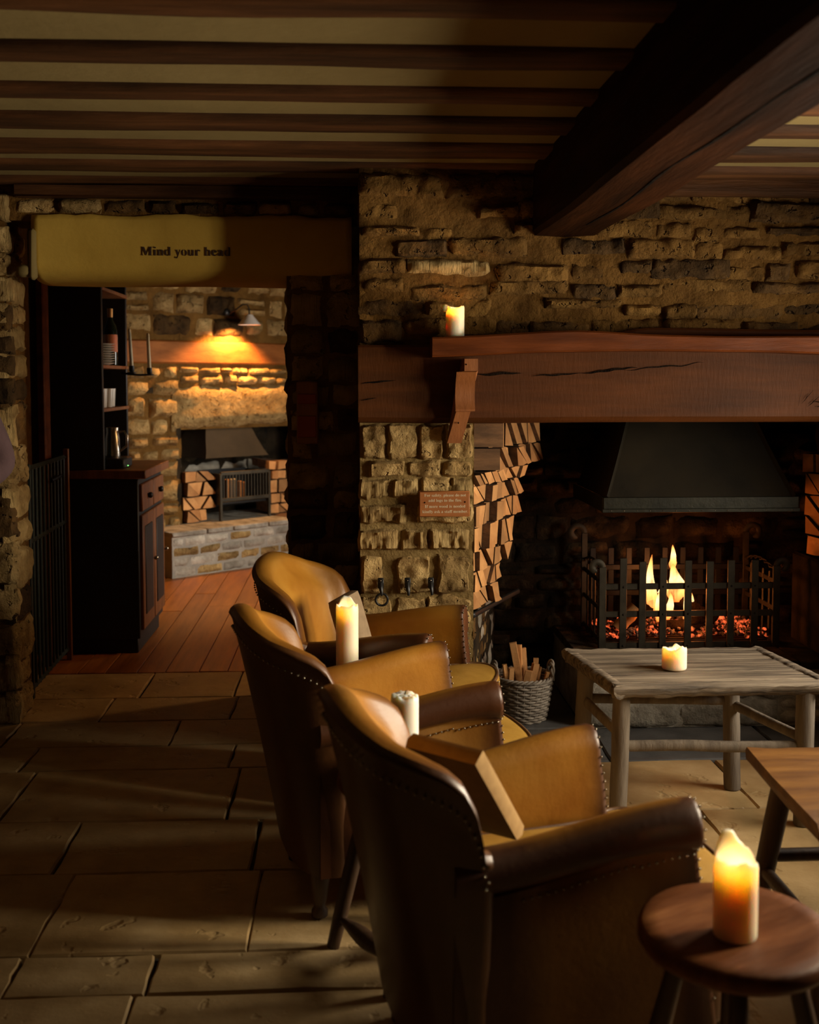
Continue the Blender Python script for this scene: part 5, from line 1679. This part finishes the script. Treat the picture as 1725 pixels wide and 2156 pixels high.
cl = thing('candle_sconce', 'black iron two-armed candle holder fixed to the edge of the dresser', 'candle holder', (-1.27, 6.25, 1.44))
obj('arm', MB().tube([(-.03, 0, 0), (.02, 0, -.008), (.08, -.02, -.012), (.14, -.04, -.010)], .006, 8), M['black_iron'], cl, 60)
for x, y, z in ((.028, 0, 0), (.134, -.04, -.012)):
    obj('cup', MB().lathe([(.003, -.004), (.024, -.002), (.026, .004), (.010, .006), (.014, .010), (.015, .040), (0, .040)], 16, (x, y, z)), M['black_iron'], cl, 50)
for (x, y, z, h, tx, lb) in ((.028, 0, .038, .205, -.010, 'tall ivory taper candle in the iron holder, nearer the dresser'), (.134, -.04, .026, .19, -.006, 'ivory taper candle at the outer end of the iron holder')):
    mb = MB().tube([(0, 0, 0), (tx * .5, 0, h * .5), (tx, 0, h), (tx, 0, h + .006)], [.0105, .0095, .0085, .003], 12)
    tag(obj('taper_candle', mb, M['taper'], None, 60, loc=(-1.27 + x, 6.25 + y, 1.44 + z)), lb, 'candle', 'taper candles in the iron holder')

# iron gate folded back beside the pier
gt = thing('iron_gate', 'dark green barred iron gate folded back beside the doorway pier', 'gate', (-1.40, 5.1, 0))
gx = lambda y: -1.392 - .03 * (y - 4.74) / .72 + 1.40
for z in (.06, .70, 1.02):
    obj('rail', MB().tube([(gx(4.74), -.36, z), (gx(5.46), .36, z)], .011, 4), M['green_paint'], gt)
for i in range(11):
    y = 4.76 + .068 * i
    obj('bar', MB().tube([(gx(y), y - 5.1, .05), (gx(y), y - 5.1, 1.02)], .0065, 8), M['green_paint'], gt)
obj('stile', MB().box((gx(4.74) + .002, -.36, .53), (.022, .022, 1.02), .002), M['green_paint'], gt)
obj('latch_plate', MB().box((gx(4.74) + .004, -.37, .955), (.03, .012, .12), .002), M['green_paint'], gt)
obj('post', MB().box((gx(5.48) + .006, .38, .53), (.024, .024, 1.06), .002), M['cabinet_wood'], gt)
obj('bolt', MB().tube([(gx(5.1) + .02, .0, .935), (gx(5.1) + .02, .16, .945)], .009, 8), M['black_iron'], gt)

# wall lamp over the far mantel
LP = FW.p(.82, 1.915, .03)
wl = thing('wall_lamp', 'swan-neck wall lamp with a white cone shade lighting the far mantel', 'lamp', tuple(LP), R(42))
obj('wall_plate', MB().lathe([(0, -.0), (.030, .0), (.028, .012), (.015, .02), (0, .022)], 16), M['black_iron'], wl, 50)
for o in list(wl.children): o.rotation_euler = (R(90), 0, 0)
obj('neck', MB().tube([(0, 0, .01), (.01, -.04, -.005), (.03, -.09, .02), (.055, -.13, .055), (.085, -.15, .055), (.10, -.155, .02), (.10, -.155, -.02)], .006, 8), M['black_iron'], wl, 60)
obj('shade', MB().lathe([(.018, 0), (.022, .0), (.088, -.078), (.084, -.078), (.020, -.004)], 28, (.10, -.155, -.02)), M['white_enamel'], wl, 40)
obj('bulb', MB().lathe([(0, -.012), (.012, -.014), (.022, -.034), (.016, -.052), (0, -.058)], 14, (.10, -.155, -.02)), M['bulb'], wl, 180)
ld = bpy.data.lights.new('lamp_light', 'SPOT'); ld.energy = 85.0; ld.color = (1.0, .46, .13); ld.shadow_soft_size = .03
ld.spot_size = R(128); ld.spot_blend = .35
lo_ = bpy.data.objects.new('lamp_light', ld); COL.objects.link(lo_); lo_.parent = wl; lo_.location = (.04, -.125, -.112)
lo_.rotation_euler = Vector((-.12, .28, -1)).to_track_quat('-Z', 'Y').to_euler()

# unseen shaded lamp, added on the back room wall to light the dresser
bl_ = thing('added_lamp', 'small unseen lamp added on the back room wall to light the dresser', 'lamp', (1.20, 5.50, 1.62), R(90))
obj('bracket', MB().tube([(0, 0, .10), (0, .06, .12), (0, .14, .10), (0, .14, .04)], .007, 8), M['black_iron'], bl_, 60)
obj('shade', MB().lathe([(.03, .03), (.034, .03), (.085, -.07), (.081, -.07), (.03, .026)], 24, (0, .14, 0)), M['white_enamel'], bl_, 40)
obj('bulb', MB().lathe([(0, .02), (.014, .01), (.022, -.02), (0, -.045)], 14, (0, .14, 0)), M['bulb'], bl_, 180)
point_light('added_lamp_light', (0, .14, -.085), 28.0, (1.0, .55, .22), .03, bl_)

# far hearth: hood, grate, logs
fh = thing('far_hood', 'brown metal hood inside the far fireplace opening', 'smoke hood', tuple(FW.p(.98, .80, -.06)), R(42))
mb = MB(); vs = []
for z, hx, y0 in ((0, .30, -.0), (.05, .275, .03), (.14, .245, .08), (.28, .20, .14)):
    vs += [(-hx, .42, z), (-hx, y0, z), (hx, y0, z), (hx, .42, z)]
mb.add(vs, [(i * 4 + k, i * 4 + (k + 1) % 4, (i + 1) * 4 + (k + 1) % 4, (i + 1) * 4 + k) for i in range(3) for k in range(4)])
obj('canopy', mb, M['far_hood'], fh, 30)
fg = thing('far_fire_grate', 'black barred iron grate standing in the far fireplace', 'fire grate', tuple(FW.p(.93, .33, .10)), R(42))
GW, GH = .46, .36
for z in (.16, GH): obj('rail', MB().box((0, 0, z), (GW, .02, .028), .003), M['iron'], fg)
for sx in (-1, 1):
    obj('post', MB().box((sx * GW / 2, 0, GH / 2), (.022, .022, GH), .003), M['iron'], fg)
    obj('side_plate', MB().box((sx * GW / 2, .16, .24), (.010, .30, .24), .002), M['black_iron'], fg)
for i in range(15):
    x = -GW / 2 + GW * (i + 1) / 16
    obj('bar', MB().box((x, 0, .26), (.009, .009, .20), .001), M['iron'], fg)
obj('back_plate', MB().box((0, .31, .22), (GW, .010, .30), .002), M['black_iron'], fg)
obj('ash_tray', MB().box((0, .16, .13), (GW - .03, .28, .02), .003), M['black_iron'], fg)
for k, (x, w, h) in enumerate(((-.125, .016, .17), (-.085, .022, .17), (-.055, .020, .17), (-.005, .014, .15), (.03, .018, .14))):
    mb = MB().box((0, 0, h / 2), (w, .04, h), .004)
    tag(obj('kindling_stick', mb, M['china'] if k in (1, 2) else M['wood_end'], None, 30, loc=tuple(FW.p(.93 + x, .47, .035)), rotz=R(42)), 'pale upright stick behind the far grate bars, %s from the left' % NTH[k], 'kindling', 'kindling in the far grate')
gl2 = 'split logs stacked left of the far grate'
def mk_far(t0, P, seed, label, group, T, z1):
    log_rows(P, R(42), .335, z1, lambda z: T, (.075, .11), (.07, .12), .22, seed, label, group, .02, gap=.006)
p = FW.p(.44, 0, .04); mk_far(.44, (p.x, p.y), 81, 'split log left of the far grate', gl2, .17, .72)
p = FW.p(1.23, 0, .04); mk_far(1.23, (p.x, p.y), 82, 'split log right of the far grate', 'split logs stacked right of the far grate', .24, .76)

# window that lights the back room
mb = MB()
for (y0, y1, z0, z1) in ((6.3, 7.2, .63, .67), (6.3, 7.2, 1.53, 1.57), (6.3, 6.34, .63, 1.57), (7.16, 7.2, .63, 1.57)):
    mb.box((1.18, (y0 + y1) / 2, (z0 + z1) / 2), (.05, y1 - y0, z1 - z0), .004)
w3 = struct('window_3', mb, M['window_paint'])
obj('pane', MB().box((1.185, 6.75, 1.10), (.004, .84, .90)), M['glass'], w3)

# ---------------------------------------------------------------- person standing at the left, only an elbow in view
def skinned(name, joints, edges, radii, root_i, mat, parent, levels=2):
    me = bpy.data.meshes.new(name)
    me.from_pydata([tuple(j) for j in joints], edges, [])
    o = link(name, me, parent)
    md_ = o.modifiers.new('skin', 'SKIN'); md_.use_smooth_shade = True
    ss = o.modifiers.new('sub', 'SUBSURF'); ss.levels = levels; ss.render_levels = levels
    for i, r_ in enumerate(radii):
        sv = me.skin_vertices[0].data[i]
        sv.radius = (r_, r_) if not hasattr(r_, '__len__') else r_
        sv.use_root = (i == root_i)
    dg = bpy.context.evaluated_depsgraph_get(); dg.update()
    me2 = bpy.data.meshes.new_from_object(o.evaluated_get(dg))
    o.modifiers.clear(); o.data = me2; bpy.data.meshes.remove(me)
    me2.materials.clear(); me2.materials.append(mat)
    me2.polygons.foreach_set('use_smooth', [True] * len(me2.polygons))
    return o

PX, PY = -1.515, 3.86
pr_ = thing('person', 'person in a mauve jersey standing at the left edge, elbow bent beside the pier', 'person', (PX, PY, 0), R(0))
J = [(0, 0, .95), (0, 0, 1.08), (0, -.005, 1.24), (0, 0, 1.38), (0, 0, 1.46), (0, -.015, 1.52),          # 0 pelvis .. 5 neck top
     (.09, 0, .90), (.10, -.01, .48), (.10, .02, .07), (.11, -.13, .035),                             # 6-9 leg
     (-.09, 0, .90), (-.10, -.01, .48), (-.10, .02, .07), (-.11, -.13, .035),                         # 10-13
     (.16, 0, 1.39), (.295, .03, 1.10), (.17, -.14, 1.02), (.115, -.175, 1.01),                         # 14 shoulder 15 elbow 16 wrist 17 palm
     (-.16, 0, 1.39), (-.27, .03, 1.10), (-.17, -.14, 1.00), (-.10, -.18, 1.00)]
E_ = [(0, 1), (1, 2), (2, 3), (3, 4), (4, 5), (0, 6), (6, 7), (7, 8), (8, 9), (0, 10), (10, 11), (11, 12), (12, 13), (3, 14), (14, 15), (15, 16), (16, 17), (3, 18), (18, 19), (19, 20), (20, 21)]
RA = [(.135, .095), (.12, .085), (.14, .095), (.12, .08), .058, .052, .085, .056, .040, .034, .085, .056, .040, .034, .062, .044, .030, .028, .062, .044, .030, .028]
n0 = len(J)
for hand, d in ((17, 1), (21, -1)):
    b = Vector(J[hand])
    for f in range(4):
        i0 = len(J)
        J += [tuple(b + Vector((-d * .05, -.012, .022 - .015 * f))), tuple(b + Vector((-d * (.085 - .006 * abs(f - 1)), .0, .020 - .015 * f)))]
        E_ += [(hand, i0), (i0, i0 + 1)]; RA += [.0085, .0075]
    i0 = len(J); J += [tuple(b + Vector((-d * .02, -.03, .035))), tuple(b + Vector((-d * .045, -.045, .045)))]
    E_ += [(hand, i0), (i0, i0 + 1)]; RA += [.010, .009]
skinned('body', J, E_, RA, 0, M['skin'], pr_, 1)
# head with a face, turned to the room
hm = MB(); N = 28
def head(u, v):
    th_, ph_ = 2 * PI * u, PI * v
    x = .073 * math.sin(ph_) * math.cos(th_); y = .094 * math.sin(ph_) * math.sin(th_); z = -.118 * math.cos(ph_)
    if y < 0:
        y *= .90
        y -= .020 * math.exp(-((x / .014) ** 2 + ((z + .010) / .022) ** 2)) + .008 * math.exp(-((x / .024) ** 2 + ((z + .052) / .008) ** 2))
        y += .010 * math.exp(-(((abs(x) - .030) / .014) ** 2 + ((z - .014) / .011) ** 2))
    x *= 1 - .18 * max(0, -z / .118)
    return (x, y - .02, z + 1.625)
hm.grid(head, N, N)
obj('head', hm, M['skin'], pr_, 180)
for d in (-1, 1):
    e_ = MB().lathe([(0, -.011), (.008, -.008), (.011, 0), (.008, .008), (0, .011)], 12, (d * .030, -.092, 1.639)); obj('eye', e_, M['eye_white'], pr_, 180)
    obj('pupil', MB().lathe([(0, -.005), (.004, -.003), (.005, 0), (.004, .003), (0, .005)], 10, (d * .030, -.100, 1.639)), M['hair'], pr_, 180)
    obj('ear', MB().lathe([(0, -.03), (.012, -.02), (.016, 0), (.013, .022), (0, .032)], 12, (d * .076, -.012, 1.622)), M['skin'], pr_, 180)
obj('mouth', MB().box((0, -.104, 1.572), (.042, .012, .010), .004), M['mauve'], pr_, 180)
hr = MB()
def hairf(u, v):
    p = head(u, .52 + .48 * v); c = Vector((0, -.02, 1.625)); q = Vector(p) - c
    k = 1.10 + .03 * nz(p[0] * 30, p[1] * 30, p[2] * 20)
    if q.y < -.02 and q.z < .05: k = .90
    return c + q * k
hr.grid(hairf, N, 14); obj('hair', hr, M['hair'], pr_, 180)
# jersey: torso and sleeves
JT = [(0, 0, .85), (0, 0, 1.08), (0, -.005, 1.24), (0, 0, 1.385), (0, 0, 1.44), (.165, 0, 1.39), (.298, .03, 1.10), (.20, -.105, 1.035), (-.165, 0, 1.39), (-.275, .03, 1.10), (-.20, -.105, 1.02)]
skinned('jersey', JT, [(0, 1), (1, 2), (2, 3), (3, 4), (3, 5), (5, 6), (6, 7), (3, 8), (8, 9), (9, 10)], [(.155, .115), (.145, .105), (.16, .115), (.135, .095), .066, .074, .060, .050, .074, .060, .050], 0, M['mauve'], pr_)
JL = [(0, 0, .95), (.095, 0, .86), (.102, -.01, .48), (.10, .018, .10), (-.095, 0, .86), (-.102, -.01, .48), (-.10, .018, .10)]
skinned('trousers', JL, [(0, 1), (1, 2), (2, 3), (0, 4), (4, 5), (5, 6)], [(.15, .11), .10, .072, .062, .10, .072, .062], 0, M['denim'], pr_)
for d in (-1, 1):
    mb = MB().box((d * .105, -.05, .04), (.085, .26, .08), .03); obj('shoe', mb, M['shoe'], pr_, 180)
